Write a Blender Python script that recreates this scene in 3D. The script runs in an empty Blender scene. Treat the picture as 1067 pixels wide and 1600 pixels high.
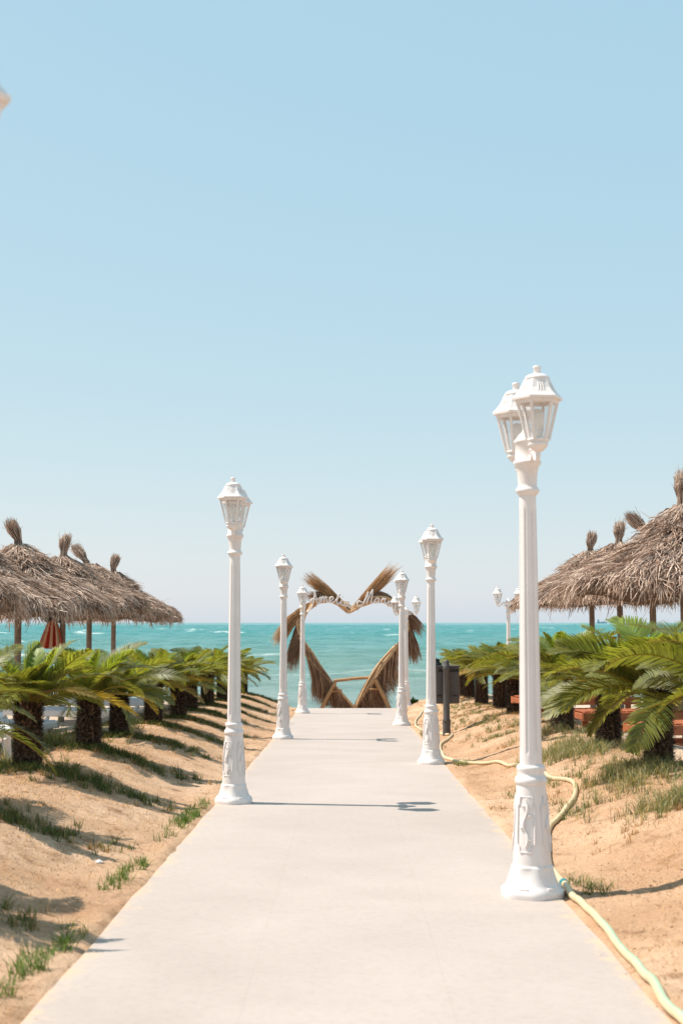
import bpy, math, random
import numpy as np
from mathutils import Vector, Matrix
R = math.radians
rng = np.random.default_rng(7)
random.seed(7)
C = bpy.context.scene.collection
SC = bpy.context.scene

# ------------------------------------------------------------------ camera, sky, sun
S = 0.02234                       # the path falls towards the sea
CAMZ = 1.305
PITCH, YAW = R(4.452), 0.0041
cam = bpy.data.cameras.new('camera'); camo = bpy.data.objects.new('camera', cam); C.objects.link(camo)
camo.location = (0, 0, CAMZ); camo.rotation_euler = (R(90) + PITCH, 0, YAW)
cam.sensor_fit = 'VERTICAL'; cam.sensor_height = 36; cam.sensor_width = 24; cam.lens = 50
cam.clip_start = 0.1; cam.clip_end = 90000
cam.dof.use_dof = True; cam.dof.focus_distance = 17.0; cam.dof.aperture_fstop = 3.5
SC.camera = camo
EL, AZS = R(58), R(10)
to_sun = Vector((-math.cos(EL) * math.cos(AZS), math.cos(EL) * math.sin(AZS), math.sin(EL)))
sun = bpy.data.lights.new('sun', 'SUN'); sun.energy = 5.0; sun.angle = R(0.53); sun.color = (1.0, 0.93, 0.83)
suno = bpy.data.objects.new('sun', sun); C.objects.link(suno)
suno.rotation_euler = to_sun.to_track_quat('Z', 'Y').to_euler()
W = bpy.data.worlds.new('World'); SC.world = W; W.use_nodes = True
nt = W.node_tree; bg = nt.nodes['Background']
sky = nt.nodes.new('ShaderNodeTexSky'); sky.sky_type = 'NISHITA'; sky.sun_disc = False
sky.sun_elevation = EL; sky.sun_rotation = math.atan2(to_sun.x, to_sun.y)
sky.altitude = 0; sky.air_density = 1.0; sky.dust_density = 0.6; sky.ozone_density = 1.0
# pale coastal haze mixed evenly into the clear sky
mu = nt.nodes.new('ShaderNodeVectorMath'); mu.operation = 'MULTIPLY_ADD'
mu.inputs[1].default_value = (0.72, 0.38, 0.16); mu.inputs[2].default_value = (2.62, 4.85, 6.45)
nt.links.new(sky.outputs[0], mu.inputs[0]); nt.links.new(mu.outputs[0], bg.inputs[0]); bg.inputs[1].default_value = 0.085
SC.view_settings.view_transform = 'Standard'; SC.view_settings.look = 'None'
SC.view_settings.exposure = 0.42; SC.view_settings.gamma = 1.0
SC.cycles.max_bounces = 8; SC.cycles.transparent_max_bounces = 16

# ------------------------------------------------------------------ object helpers
def tag(o, label=None, cat=None, group=None, kind=None):
    if label: o['label'] = label
    if cat: o['category'] = cat
    if group: o['group'] = group
    if kind: o['kind'] = kind
    return o
def empty(name, loc, rz=0.0):
    o = bpy.data.objects.new(name, None); C.objects.link(o); o.location = loc; o.rotation_euler = (0, 0, rz)
    o.empty_display_size = 0.1
    return o
def copy_tree(o, parent=None):
    c = o.copy(); C.objects.link(c); c.parent = parent
    for ch in list(o.children): copy_tree(ch, c)
    return c
def link(name, me, parent=None):
    o = bpy.data.objects.new(name, me); C.objects.link(o)
    if parent: o.parent = parent
    return o
class MB:
    """collects shapes, then links them as one mesh object"""
    def __init__(s): s.v = []; s.f = []; s.m = []; s.sm = []
    def add(s, vs, fs, mi=0, smooth=False):
        b = len(s.v); s.v += [tuple(p) for p in vs]
        for f in fs: s.f.append([i + b for i in f]); s.m.append(mi); s.sm.append(smooth)
    def box(s, c, size, M=None, mi=0, bev=0.0):
        x, y, z = [d / 2 for d in size]; c = Vector(c)
        if bev <= 0:
            vs = [Vector((a * x, b * y, d * z)) for a in (-1, 1) for b in (-1, 1) for d in (-1, 1)]
            fs = [(0, 1, 3, 2), (4, 6, 7, 5), (0, 4, 5, 1), (2, 3, 7, 6), (0, 2, 6, 4), (1, 5, 7, 3)]
        else:
            import bmesh
            bm = bmesh.new(); bmesh.ops.create_cube(bm, size=1)
            for v in bm.verts: v.co = Vector((v.co.x * 2 * x, v.co.y * 2 * y, v.co.z * 2 * z))
            bmesh.ops.bevel(bm, geom=list(bm.edges), offset=bev, segments=2, affect='EDGES', profile=0.5)
            bm.verts.ensure_lookup_table(); vs = [v.co.copy() for v in bm.verts]; fs = [[v.index for v in f.verts] for f in bm.faces]; bm.free()
        if M is not None: vs = [M @ v for v in vs]
        s.add([v + c for v in vs], fs, mi, bev > 0 and False)
    def lathe(s, prof, seg=24, c=(0, 0, 0), mi=0, rfun=None, caps=True, phase=0.0, smooth=True):
        vs = []; fs = []; n = len(prof)
        for i, (r, z) in enumerate(prof):
            for k in range(seg):
                a = 2 * math.pi * k / seg + phase
                q = r * (rfun(a, z) if rfun else 1)
                vs.append((c[0] + q * math.cos(a), c[1] + q * math.sin(a), c[2] + z))
        for i in range(n - 1):
            for k in range(seg):
                k2 = (k + 1) % seg
                fs.append((i * seg + k, i * seg + k2, (i + 1) * seg + k2, (i + 1) * seg + k))
        s.add(vs, fs, mi, smooth)
        if caps:
            s.add(vs[:seg], [list(range(seg))[::-1]], mi); s.add(vs[-seg:], [list(range(seg))], mi)
    def tube(s, pts, rad, seg=8, mi=0, smooth=True, caps=True):
        pts = [Vector(p) for p in pts]; n = len(pts)
        if not hasattr(rad, '__len__'): rad = [rad] * n
        t0 = (pts[1] - pts[0]).normalized()
        up = Vector((0, 0, 1)) if abs(t0.z) < 0.9 else Vector((1, 0, 0))
        nrm = t0.cross(up).normalized(); vs = []; fs = []
        for i, p in enumerate(pts):
            t = (pts[min(i + 1, n - 1)] - pts[max(i - 1, 0)]).normalized()
            nrm = (nrm - t * nrm.dot(t)).normalized(); b = t.cross(nrm)
            for k in range(seg):
                a = 2 * math.pi * k / seg
                vs.append(p + (nrm * math.cos(a) + b * math.sin(a)) * rad[i])
        for i in range(n - 1):
            for k in range(seg):
                k2 = (k + 1) % seg; fs.append((i * seg + k, i * seg + k2, (i + 1) * seg + k2, (i + 1) * seg + k))
        s.add(vs, fs, mi, smooth)
        if caps:
            s.add(vs[:seg], [list(range(seg))[::-1]], mi); s.add(vs[-seg:], [list(range(seg))], mi)
    def bar(s, a, b, w, h=None, mi=0):
        a = Vector(a); b = Vector(b); d = b - a; h = h or w
        q = d.to_track_quat('Z', 'Y').to_matrix()
        s.box((a + b) / 2, (w, h, d.length), q, mi)
    def mesh(s, name, mats):
        me = bpy.data.meshes.new(name); me.from_pydata(s.v, [], s.f)
        for m in (mats if isinstance(mats, (list, tuple)) else [mats]): me.materials.append(m)
        me.polygons.foreach_set('material_index', s.m); me.polygons.foreach_set('use_smooth', s.sm); me.update()
        return me
    def build(s, name, mats, parent=None): return link(name, s.mesh(name, mats), parent)

def np_mesh(name, V, F, mats, tint=None, smooth=False, mi=None):
    """mesh from arrays: V (n,3), F (m,4) quads, tint per vertex (n,3)"""
    me = bpy.data.meshes.new(name); V = np.asarray(V, np.float32); F = np.asarray(F, np.int32)
    me.vertices.add(len(V)); me.vertices.foreach_set('co', V.ravel())
    me.loops.add(F.size); me.loops.foreach_set('vertex_index', F.ravel())
    me.polygons.add(len(F)); k = F.shape[1]
    me.polygons.foreach_set('loop_start', np.arange(0, F.size, k, dtype=np.int32))
    try: me.polygons.foreach_set('loop_total', np.full(len(F), k, np.int32))
    except Exception: pass
    me.polygons.foreach_set('use_smooth', np.full(len(F), smooth))
    for m in (mats if isinstance(mats, (list, tuple)) else [mats]): me.materials.append(m)
    if mi is not None: me.polygons.foreach_set('material_index', np.asarray(mi, np.int32))
    me.update(calc_edges=True)
    if tint is not None:
        at = me.attributes.new('tint', 'FLOAT_COLOR', 'POINT')
        at.data.foreach_set('color', np.concatenate([tint, np.ones((len(tint), 1))], 1).astype(np.float32).ravel())
    me.validate()
    return me
def ribbons(P, Wd, side):
    """flat blades: P (N,K,3) spines, Wd (N,K) widths, side (N,3) or (N,K,3)"""
    N, K, _ = P.shape
    if side.ndim == 2: side = np.repeat(side[:, None, :], K, 1)
    o = side * (Wd[..., None] / 2)
    V = np.stack([P - o, P + o], 2).reshape(-1, 3)
    b = (np.arange(N) * K * 2)[:, None] + (np.arange(K - 1) * 2)[None, :]
    F = np.stack([b, b + 1, b + 3, b + 2], -1).reshape(-1, 4)
    return V, F
def unit(a): return a / np.maximum(np.linalg.norm(a, axis=-1, keepdims=True), 1e-9)
def smooth_path(pts, n=8):
    pts = [Vector(p) for p in pts]; P = [pts[0]] + pts + [pts[-1]]; out = []
    for i in range(1, len(P) - 2):
        for k in range(n):
            t = k / n; a, b, c, d = P[i - 1], P[i], P[i + 1], P[i + 2]
            out.append(0.5 * ((2 * b) + (c - a) * t + (2 * a - 5 * b + 4 * c - d) * t * t + (3 * b - a - 3 * c + d) * t ** 3))
    out.append(pts[-1]); return out

# ------------------------------------------------------------------ materials
def new_mat(name):
    m = bpy.data.materials.new(name); m.use_nodes = True; n = m.node_tree
    return m, n, n.nodes['Principled BSDF']
def node(n, t, **kw):
    x = n.nodes.new(t)
    for k, v in kw.items(): setattr(x, k, v)
    return x
def ramp(n, fac, stops):
    r = n.nodes.new('ShaderNodeValToRGB'); e = r.color_ramp.elements
    while len(e) < len(stops): e.new(0.5)
    for i, (p, c) in enumerate(stops):
        e[i].position = p; e[i].color = (*c, 1) if len(c) == 3 else c
    n.links.new(fac, r.inputs[0]); return r
def noise(n, scale, detail=4, rough=0.55, vec=None, dist=0.0):
    x = n.nodes.new('ShaderNodeTexNoise'); x.inputs['Scale'].default_value = scale
    x.inputs['Detail'].default_value = detail; x.inputs['Roughness'].default_value = rough; x.inputs['Distortion'].default_value = dist
    if vec is not None: n.links.new(vec, x.inputs['Vector'])
    return x
def mixc(n, fac, a, b, mode='MIX'):
    x = n.nodes.new('ShaderNodeMix'); x.data_type = 'RGBA'; x.blend_type = mode
    for s, v in ((x.inputs[0], fac), (x.inputs[6], a), (x.inputs[7], b)):
        if isinstance(v, (int, float)): s.default_value = v
        elif isinstance(v, tuple): s.default_value = (*v, 1)
        else: n.links.new(v, s)
    return x.outputs[2]
def mathn(n, op, a, b=None, clamp=False):
    x = n.nodes.new('ShaderNodeMath'); x.operation = op; x.use_clamp = clamp
    for s, v in ((x.inputs[0], a), (x.inputs[1], b)):
        if v is None: continue
        if isinstance(v, (int, float)): s.default_value = v
        else: n.links.new(v, s)
    return x.outputs[0]
def maprange(n, v, a, b, c=0.0, d=1.0):
    x = n.nodes.new('ShaderNodeMapRange'); n.links.new(v, x.inputs[0])
    for i, q in enumerate((a, b, c, d)): x.inputs[i + 1].default_value = q
    return x.outputs[0]
def bump(n, h, strength, dist, bsdf):
    b = n.nodes.new('ShaderNodeBump'); b.inputs['Strength'].default_value = strength; b.inputs['Distance'].default_value = dist
    n.links.new(h, b.inputs['Height']); n.links.new(b.outputs[0], bsdf.inputs['Normal']); return b
def geo_pos(n): return n.nodes.new('ShaderNodeNewGeometry')
def obj_co(n): return n.nodes.new('ShaderNodeTexCoord').outputs['Object']

def simple(name, c0, c1, rough, scale=6, bscale=60, bstr=0.15, bdist=0.004, spec=0.4):
    m, n, b = new_mat(name); co = obj_co(n)
    ns = noise(n, scale, 5, 0.6, co); r = ramp(n, ns.outputs['Fac'], [(0.3, c0), (0.7, c1)])
    n.links.new(r.outputs[0], b.inputs['Base Color']); b.inputs['Roughness'].default_value = rough
    b.inputs['Specular IOR Level'].default_value = spec
    if bstr > 0:
        n2 = noise(n, bscale, 4, 0.6, co); bump(n, n2.outputs['Fac'], bstr, bdist, b)
    return m
M_white = simple('white_paint', (0.73, 0.675, 0.65), (0.79, 0.735, 0.71), 0.38, 5, 40, 0.12, 0.004)
def weathered_white():
    m, n, b = new_mat('white_paint'); co = obj_co(n)
    mp = node(n, 'ShaderNodeMapping'); mp.inputs['Scale'].default_value = (14, 14, 1.6); n.links.new(co, mp.inputs[0])
    st = noise(n, 1.0, 5, 0.65, mp.outputs[0], 0.3); sp = noise(n, 55, 3, 0.6, co); bl = noise(n, 5, 4, 0.6, co)
    c = ramp(n, bl.outputs['Fac'], [(0.3, (0.735, 0.672, 0.648)), (0.7, (0.795, 0.732, 0.706))]).outputs[0]
    c = mixc(n, 1.0, c, ramp(n, st.outputs['Fac'], [(0.28, (0.86, 0.83, 0.80)), (0.45, (1, 1, 1))]).outputs[0], 'MULTIPLY')
    c = mixc(n, 1.0, c, ramp(n, sp.outputs['Fac'], [(0.24, (0.62, 0.52, 0.44)), (0.29, (1, 1, 1))]).outputs[0], 'MULTIPLY')
    n.links.new(c, b.inputs['Base Color']); b.inputs['Roughness'].default_value = 0.42; b.inputs['Specular IOR Level'].default_value = 0.4
    bump(n, bl.outputs['Fac'], 0.15, 0.004, b); return m
M_white = weathered_white()
M_bulb = simple('white_plastic', (0.80, 0.77, 0.72), (0.84, 0.81, 0.76), 0.3, 5, 40, 0, 0)
M_wood = simple('pole_wood', (0.20, 0.145, 0.11), (0.33, 0.25, 0.20), 0.8, 9, 80, 0.4, 0.006)
M_redwood = simple('red_wood', (0.27, 0.075, 0.03), (0.44, 0.14, 0.055), 0.55, 7, 80, 0.3, 0.003)
M_grey = simple('grey_metal', (0.07, 0.062, 0.06), (0.10, 0.09, 0.085), 0.5, 6, 60, 0.1, 0.003)
M_black = simple('black_plastic', (0.008, 0.008, 0.008), (0.02, 0.018, 0.018), 0.45, 14, 40, 0.5, 0.01)
M_chair = simple('white_resin', (0.66, 0.66, 0.68), (0.76, 0.75, 0.75), 0.4, 4, 40, 0.05, 0.003)
M_cushion = simple('brown_canvas', (0.24, 0.15, 0.10), (0.31, 0.20, 0.14), 0.9, 8, 200, 0.3, 0.003)
M_stone = simple('pale_stone', (0.42, 0.31, 0.25), (0.58, 0.47, 0.40), 0.9, 12, 60, 0.6, 0.01)
M_paper = simple('white_paper', (0.72, 0.72, 0.72), (0.8, 0.8, 0.8), 0.8, 30, 60, 0.1, 0.002)
M_teal = simple('teal_fitting', (0.015, 0.16, 0.18), (0.02, 0.2, 0.22), 0.35, 9, 40, 0, 0)
M_ship = simple('ship_haze_blue', (0.34, 0.46, 0.55), (0.38, 0.50, 0.58), 0.8, 0.05, 1, 0, 0)  # pale blue of distance haze put into the ship's own colour
M_stick = simple('dry_stick', (0.30, 0.16, 0.07), (0.46, 0.27, 0.13), 0.8, 12, 60, 0.4, 0.006)

def glass_mat():
    m, n, b = new_mat('lantern_glass')
    out = n.nodes['Material Output']; tr = node(n, 'ShaderNodeBsdfTransparent'); tr.inputs[0].default_value = (0.95, 0.95, 0.95, 1)
    b.inputs['Base Color'].default_value = (0.8, 0.79, 0.78, 1); b.inputs['Roughness'].default_value = 0.12
    mx = node(n, 'ShaderNodeMixShader')
    ns = noise(n, 3, 2, 0.5, obj_co(n)); f = maprange(n, ns.outputs['Fac'], 0.0, 1.0, 0.15, 0.25)
    n.links.new(f, mx.inputs[0]); n.links.new(tr.outputs[0], mx.inputs[1]); n.links.new(b.outputs[0], mx.inputs[2])
    n.links.new(mx.outputs[0], out.inputs[0]); return m
M_glass = glass_mat()

def straw_mat(name, stops, trans=0.15):
    m, n, b = new_mat(name); g = geo_pos(n)
    r = ramp(n, g.outputs['Random Per Island'], stops)
    ns = noise(n, 5, 4, 0.6, obj_co(n)); v = maprange(n, ns.outputs['Fac'], 0.3, 0.7, 0.72, 1.15)
    hs = node(n, 'ShaderNodeHueSaturation'); n.links.new(v, hs.inputs['Value']); n.links.new(r.outputs[0], hs.inputs['Color'])
    n.links.new(hs.outputs[0], b.inputs['Base Color']); b.inputs['Roughness'].default_value = 0.7; b.inputs['Specular IOR Level'].default_value = 0.25
    t = node(n, 'ShaderNodeBsdfTranslucent'); n.links.new(hs.outputs[0], t.inputs[0])
    mx = node(n, 'ShaderNodeMixShader'); mx.inputs[0].default_value = trans
    n.links.new(b.outputs[0], mx.inputs[1]); n.links.new(t.outputs[0], mx.inputs[2]); n.links.new(mx.outputs[0], n.nodes['Material Output'].inputs[0])
    return m
M_straw = straw_mat('thatch_straw', [(0.0, (0.19, 0.122, 0.09)), (0.3, (0.43, 0.295, 0.22)), (0.7, (0.60, 0.44, 0.345)), (1.0, (0.75, 0.60, 0.49))])
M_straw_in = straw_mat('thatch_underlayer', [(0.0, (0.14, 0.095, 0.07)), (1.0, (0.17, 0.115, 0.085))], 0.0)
M_reed = straw_mat('golden_reed', [(0.0, (0.30, 0.16, 0.08)), (0.4, (0.52, 0.31, 0.16)), (0.75, (0.58, 0.35, 0.18)), (1.0, (0.70, 0.48, 0.28))], 0.35)
M_reed_dk = straw_mat('brown_reed', [(0.0, (0.10, 0.055, 0.035)), (0.4, (0.30, 0.17, 0.105)), (0.8, (0.42, 0.26, 0.165)), (1.0, (0.58, 0.39, 0.25))], 0.3)
M_reed_frame = simple('bound_reed', (0.46, 0.27, 0.135), (0.68, 0.46, 0.27), 0.8, 14, 70, 0.6, 0.02)
M_scale = straw_mat('trunk_scales', [(0.0, (0.018, 0.010, 0.006)), (0.5, (0.05, 0.026, 0.014)), (0.85, (0.10, 0.055, 0.03)), (1.0, (0.22, 0.14, 0.09))], 0.0)

def leaf_mat(name, trans, rough, spec):
    m, n, b = new_mat(name)
    a = node(n, 'ShaderNodeAttribute', attribute_name='tint'); g = geo_pos(n)
    v = maprange(n, g.outputs['Random Per Island'], 0, 1, 0.65, 1.35)
    hs = node(n, 'ShaderNodeHueSaturation'); n.links.new(v, hs.inputs['Value']); n.links.new(a.outputs['Color'], hs.inputs['Color'])
    n.links.new(hs.outputs[0], b.inputs['Base Color']); b.inputs['Roughness'].default_value = rough; b.inputs['Specular IOR Level'].default_value = spec
    t = node(n, 'ShaderNodeBsdfTranslucent')
    tc = mixc(n, 1.0, hs.outputs[0], (1.5, 1.35, 0.45), 'MULTIPLY'); n.links.new(tc, t.inputs[0])
    mx = node(n, 'ShaderNodeMixShader'); mx.inputs[0].default_value = trans
    n.links.new(b.outputs[0], mx.inputs[1]); n.links.new(t.outputs[0], mx.inputs[2]); n.links.new(mx.outputs[0], n.nodes['Material Output'].inputs[0])
    return m
M_leaf = leaf_mat('cycad_leaf', 0.48, 0.48, 0.5)
M_grass = leaf_mat('grass_blade', 0.3, 0.6, 0.3)

def sand_mat():
    m, n, b = new_mat('sandy_soil'); g = geo_pos(n); p = g.outputs['Position']
    n1 = noise(n, 0.9, 6, 0.6, p, 0.3); n2 = noise(n, 7, 6, 0.65, p); n3 = noise(n, 70, 4, 0.7, p); n4 = noise(n, 2.6, 5, 0.6, p, 0.5)
    base = ramp(n, n1.outputs['Fac'], [(0.3, (0.415, 0.243, 0.142)), (0.5, (0.505, 0.322, 0.203)), (0.72, (0.60, 0.412, 0.285))]).outputs[0]
    patch = ramp(n, n4.outputs['Fac'], [(0.50, (0, 0, 0)), (0.66, (1, 1, 1))]).outputs[0]
    fine = ramp(n, n2.outputs['Fac'], [(0.42, (0, 0, 0)), (0.62, (1, 1, 1))]).outputs[0]
    pf = mixc(n, 1.0, patch, fine, 'MULTIPLY')
    c = mixc(n, pf, base, (0.27, 0.15, 0.08))
    spk = ramp(n, n3.outputs['Fac'], [(0.33, (0.52, 0.48, 0.45)), (0.46, (1, 1, 1)), (0.62, (1, 1, 1)), (0.72, (1.16, 1.16, 1.16))]).outputs[0]
    c = mixc(n, 1.0, c, spk, 'MULTIPLY')
    sx = node(n, 'ShaderNodeSeparateXYZ'); n.links.new(p, sx.inputs[0])
    ax = mathn(n, 'ABSOLUTE', sx.outputs[0]); ax2 = mathn(n, 'ADD', ax, mathn(n, 'MULTIPLY', n1.outputs['Fac'], 1.4))
    far = maprange(n, ax2, 3.7, 4.5)
    pale = ramp(n, n2.outputs['Fac'], [(0.3, (0.43, 0.33, 0.25)), (0.7, (0.56, 0.45, 0.35))]).outputs[0]
    c = mixc(n, far, c, pale)
    n.links.new(c, b.inputs['Base Color']); b.inputs['Roughness'].default_value = 0.95; b.inputs['Specular IOR Level'].default_value = 0.1
    h = mathn(n, 'ADD', mathn(n, 'MULTIPLY', n2.outputs['Fac'], 1.0), mathn(n, 'MULTIPLY', n3.outputs['Fac'], 0.35))
    bump(n, h, 0.8, 0.035, b); return m
M_sand = sand_mat()

def path_mat():
    m, n, b = new_mat('pale_paving'); g = geo_pos(n); p = g.outputs['Position']
    sx = node(n, 'ShaderNodeSeparateXYZ'); n.links.new(p, sx.inputs[0])
    n1 = noise(n, 1.3, 6, 0.6, p, 0.4); n2 = noise(n, 28, 5, 0.65, p); n3 = noise(n, 5, 5, 0.6, p)
    c = ramp(n, n1.outputs['Fac'], [(0.3, (0.405, 0.339, 0.303)), (0.7, (0.438, 0.370, 0.333))]).outputs[0]
    sp = ramp(n, n2.outputs['Fac'], [(0.3, (0.93, 0.92, 0.91)), (0.5, (1, 1, 1)), (0.7, (1.03, 1.03, 1.03))]).outputs[0]
    c = mixc(n, 1.0, c, sp, 'MULTIPLY')
    br = node(n, 'ShaderNodeTexBrick'); br.offset = 0.0; br.inputs['Scale'].default_value = 1.0
    br.inputs['Brick Width'].default_value = 0.78; br.inputs['Row Height'].default_value = 1.55; br.inputs['Mortar Size'].default_value = 0.004
    br.inputs['Mortar Smooth'].default_value = 0.2; br.inputs['Color1'].default_value = (1, 1, 1, 1); br.inputs['Color2'].default_value = (0.955, 0.95, 0.945, 1); br.inputs['Mortar'].default_value = (0.80, 0.77, 0.74, 1)
    mp = node(n, 'ShaderNodeMapping'); mp.inputs['Location'].default_value = (0.39, 0.2, 0); n.links.new(p, mp.inputs[0]); n.links.new(mp.outputs[0], br.inputs[0])
    c = mixc(n, 0.2, c, br.outputs[0], 'MULTIPLY')
    n5 = noise(n, 0.5, 3, 0.5, p, 1.2); c = mixc(n, 1.0, c, ramp(n, n5.outputs['Fac'], [(0.35, (0.95, 0.945, 0.94)), (0.6, (1.02, 1.02, 1.02))]).outputs[0], 'MULTIPLY')
    ax = mathn(n, 'ABSOLUTE', sx.outputs[0])
    dust = maprange(n, mathn(n, 'ADD', mathn(n, 'ADD', ax, mathn(n, 'MULTIPLY', n3.outputs['Fac'], 0.34)), mathn(n, 'MULTIPLY', n2.outputs['Fac'], 0.30)), 1.42, 1.52, 0.0, 0.85)
    c = mixc(n, dust, c, (0.58, 0.40, 0.26))
    n.links.new(c, b.inputs['Base Color']); b.inputs['Roughness'].default_value = 0.75; b.inputs['Specular IOR Level'].default_value = 0.3
    bump(n, n2.outputs['Fac'], 0.12, 0.004, b); return m
M_path = path_mat()

def sea_mat():
    m, n, b = new_mat('sea_water'); g = geo_pos(n); p = g.outputs['Position']
    sx = node(n, 'ShaderNodeSeparateXYZ'); n.links.new(p, sx.inputs[0])
    mp = node(n, 'ShaderNodeMapping'); mp.inputs['Scale'].default_value = (0.35, 1.0, 1.0); n.links.new(p, mp.inputs[0])
    n1 = noise(n, 0.03, 5, 0.6, mp.outputs[0]); n2 = noise(n, 1.3, 7, 0.7, mp.outputs[0], 0.4); n3 = noise(n, 0.2, 4, 0.6, mp.outputs[0])
    y = mathn(n, 'ADD', sx.outputs[1], mathn(n, 'MULTIPLY', mathn(n, 'SUBTRACT', n1.outputs['Fac'], 0.5), 90))
    d = maprange(n, y, 55, 480)
    c = ramp(n, d, [(0.0, (0.20, 0.28, 0.245)), (0.12, (0.15, 0.27, 0.23)), (0.35, (0.095, 0.25, 0.228)), (1.0, (0.048, 0.225, 0.22))]).outputs[0]
    c = mixc(n, 0.55, c, ramp(n, n3.outputs['Fac'], [(0.3, (0.72, 0.80, 0.84)), (0.7, (1.22, 1.15, 1.1))]).outputs[0], 'MULTIPLY')
    a = node(n, 'ShaderNodeAttribute', attribute_name='tint')
    fo = mathn(n, 'MULTIPLY', a.outputs['Fac'], ramp(n, n2.outputs['Fac'], [(0.40, (0.1, 0.1, 0.1)), (0.55, (1, 1, 1))]).outputs[0], True)
    c = mixc(n, fo, c, (0.82, 0.84, 0.82))
    n.links.new(c, b.inputs['Base Color'])
    n.links.new(maprange(n, fo, 0, 1, 0.22, 0.9), b.inputs['Roughness']); b.inputs['IOR'].default_value = 1.33; b.inputs['Specular IOR Level'].default_value = 0.35
    bump(n, n2.outputs['Fac'], 1.0, 0.5, b); return m
M_sea = sea_mat()

def hose_mat():
    m, n, b = new_mat('cream_hose'); a = node(n, 'ShaderNodeAttribute', attribute_name='tint')
    ns = noise(n, 7, 4, 0.6, obj_co(n))
    c = mixc(n, 0.5, a.outputs['Color'], ramp(n, ns.outputs['Fac'], [(0.3, (0.75, 0.72, 0.66)), (0.7, (1, 1, 1))]).outputs[0], 'MULTIPLY')
    n.links.new(c, b.inputs['Base Color']); b.inputs['Roughness'].default_value = 0.4; return m
M_hose = hose_mat()
def towel_mat():
    m, n, b = new_mat('striped_towelling'); a = node(n, 'ShaderNodeAttribute', attribute_name='tint')
    ns = noise(n, 120, 3, 0.6, obj_co(n)); n.links.new(a.outputs['Color'], b.inputs['Base Color']); b.inputs['Roughness'].default_value = 0.95
    bump(n, ns.outputs['Fac'], 0.4, 0.004, b); return m
M_towel = towel_mat()

# ------------------------------------------------------------------ ground shape
def sstep(t): t = np.clip(t, 0, 1); return t * t * (3 - 2 * t)
def wob(x, y):
    return (0.5 * np.sin(1.7 * x + 0.9 * y + 0.6) + 0.5 * np.sin(-1.1 * x + 2.3 * y + 1.9) + 0.35 * np.sin(4.1 * x + 1.3 * y) +
            0.3 * np.sin(2.2 * x - 5.3 * y + 2.0) + 0.22 * np.sin(8.3 * x + 6.1 * y + 1.0) + 0.18 * np.sin(-9.7 * x + 7.9 * y + 4.0))
PATH_END, PATH_HALF = 35.2, 1.165
def path_z(y): return -S * y
def ground_z(x, y):
    x = np.asarray(x, float); y = np.asarray(y, float)
    ax = np.abs(x); u = ax - 1.2
    yy = np.clip(y, -25, 35.2)
    base = -S * yy
    # beyond the path's end: a small drop in the middle, the banks run on a little before falling to the beach
    yb = np.array([35.2, 35.7, 38, 46, 58, 72, 120, 900, 40000.]); zb = np.array([0, -0.22, -0.36, -0.86, -1.46, -2.0, -4, -9, -9.])
    mid = np.interp(y, yb, zb)
    yo = np.array([35.2, 38.5, 43, 50, 58, 72, 120, 900, 40000.]); zo = np.array([0, -0.10, -0.62, -1.08, -1.46, -2.0, -4, -9, -9.])
    out = np.interp(y, yo, zo); k = sstep((ax - 1.15) / 0.6)
    base = base + mid * (1 - k) + out * k
    bank = 0.35 * sstep(u / 1.5) - 0.20 * sstep((ax - 3.1) / 1.5)
    bank = bank * (1 - sstep((y - 35.5) / 6))
    rel = wob(x, y) * 0.024 * sstep((u - 0.02) / 0.5) * (1 - 0.5 * sstep((ax - 4) / 3))
    edge = -0.05 * (1 - sstep((ax - 1.10) / 0.10)) + (0.015 * wob(2.3 * x, 2.1 * y) + 0.004) * np.exp(-((ax - 1.2) / 0.12) ** 2)
    edge = edge * (y < 60)
    return base + bank + rel + edge + 0.004
def gz(x, y): return float(ground_z(x, y))

xs = np.concatenate([[-900, -400, -200, -100, -50, -30, -20, -14, -10, -8, -7], np.arange(-6, -3.4, 0.12), np.arange(-3.4, -1.0, 0.04),
                     np.arange(-1.0, 1.0, 0.25), np.arange(1.0, 3.4, 0.04), np.arange(3.4, 6.01, 0.12), [7, 8, 10, 14, 20, 30, 50, 100, 200, 400, 900]])
ys = np.concatenate([[-300, -120, -60, -40, -25, -12, -6, -3, -1, 0.5, 2], np.arange(2.6, 14, 0.05), np.arange(14, 42, 0.11), np.arange(42, 80, 0.8), [90, 120, 200, 400, 900, 4000]])
X, Y = np.meshgrid(xs, ys); Z = ground_z(X, Y); Z = Z + rng.normal(0, 0.0035, Z.shape) * (np.abs(X) > 1.22) * (np.abs(X) < 4)
def grid_faces(ny, nx):
    i = np.arange((ny - 1) * (nx - 1)); r = i // (nx - 1); c = i % (nx - 1); a = r * nx + c
    return np.stack([a, a + 1, a + nx + 1, a + nx], 1)
me = np_mesh('ground', np.stack([X, Y, Z], -1).reshape(-1, 3), grid_faces(len(ys), len(xs)), M_sand, smooth=True)
tag(link('ground', me), kind='structure')

pm = MB(); pv = []; ny = 90; ysp = np.linspace(-4, PATH_END, ny)
for y in ysp:
    j = 0.006 * math.sin(y * 3.1) + 0.005 * math.sin(y * 7.7)
    z = path_z(y)
    pv += [(-PATH_HALF + j, y, z - 0.12), (-PATH_HALF + j, y, z - 0.006), (-PATH_HALF + j + 0.008, y, z), (PATH_HALF + j - 0.008, y, z), (PATH_HALF + j, y, z - 0.006), (PATH_HALF + j, y, z - 0.12)]
pf = [(i * 6 + k, i * 6 + k + 1, i * 6 + 7 + k, i * 6 + 6 + k) for i in range(ny - 1) for k in range(5)]
pf = [f[::-1] for f in pf] + [tuple(range((ny - 1) * 6, ny * 6))]
pm.add(pv, pf); tag(pm.build('path', M_path), kind='structure')

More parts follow.
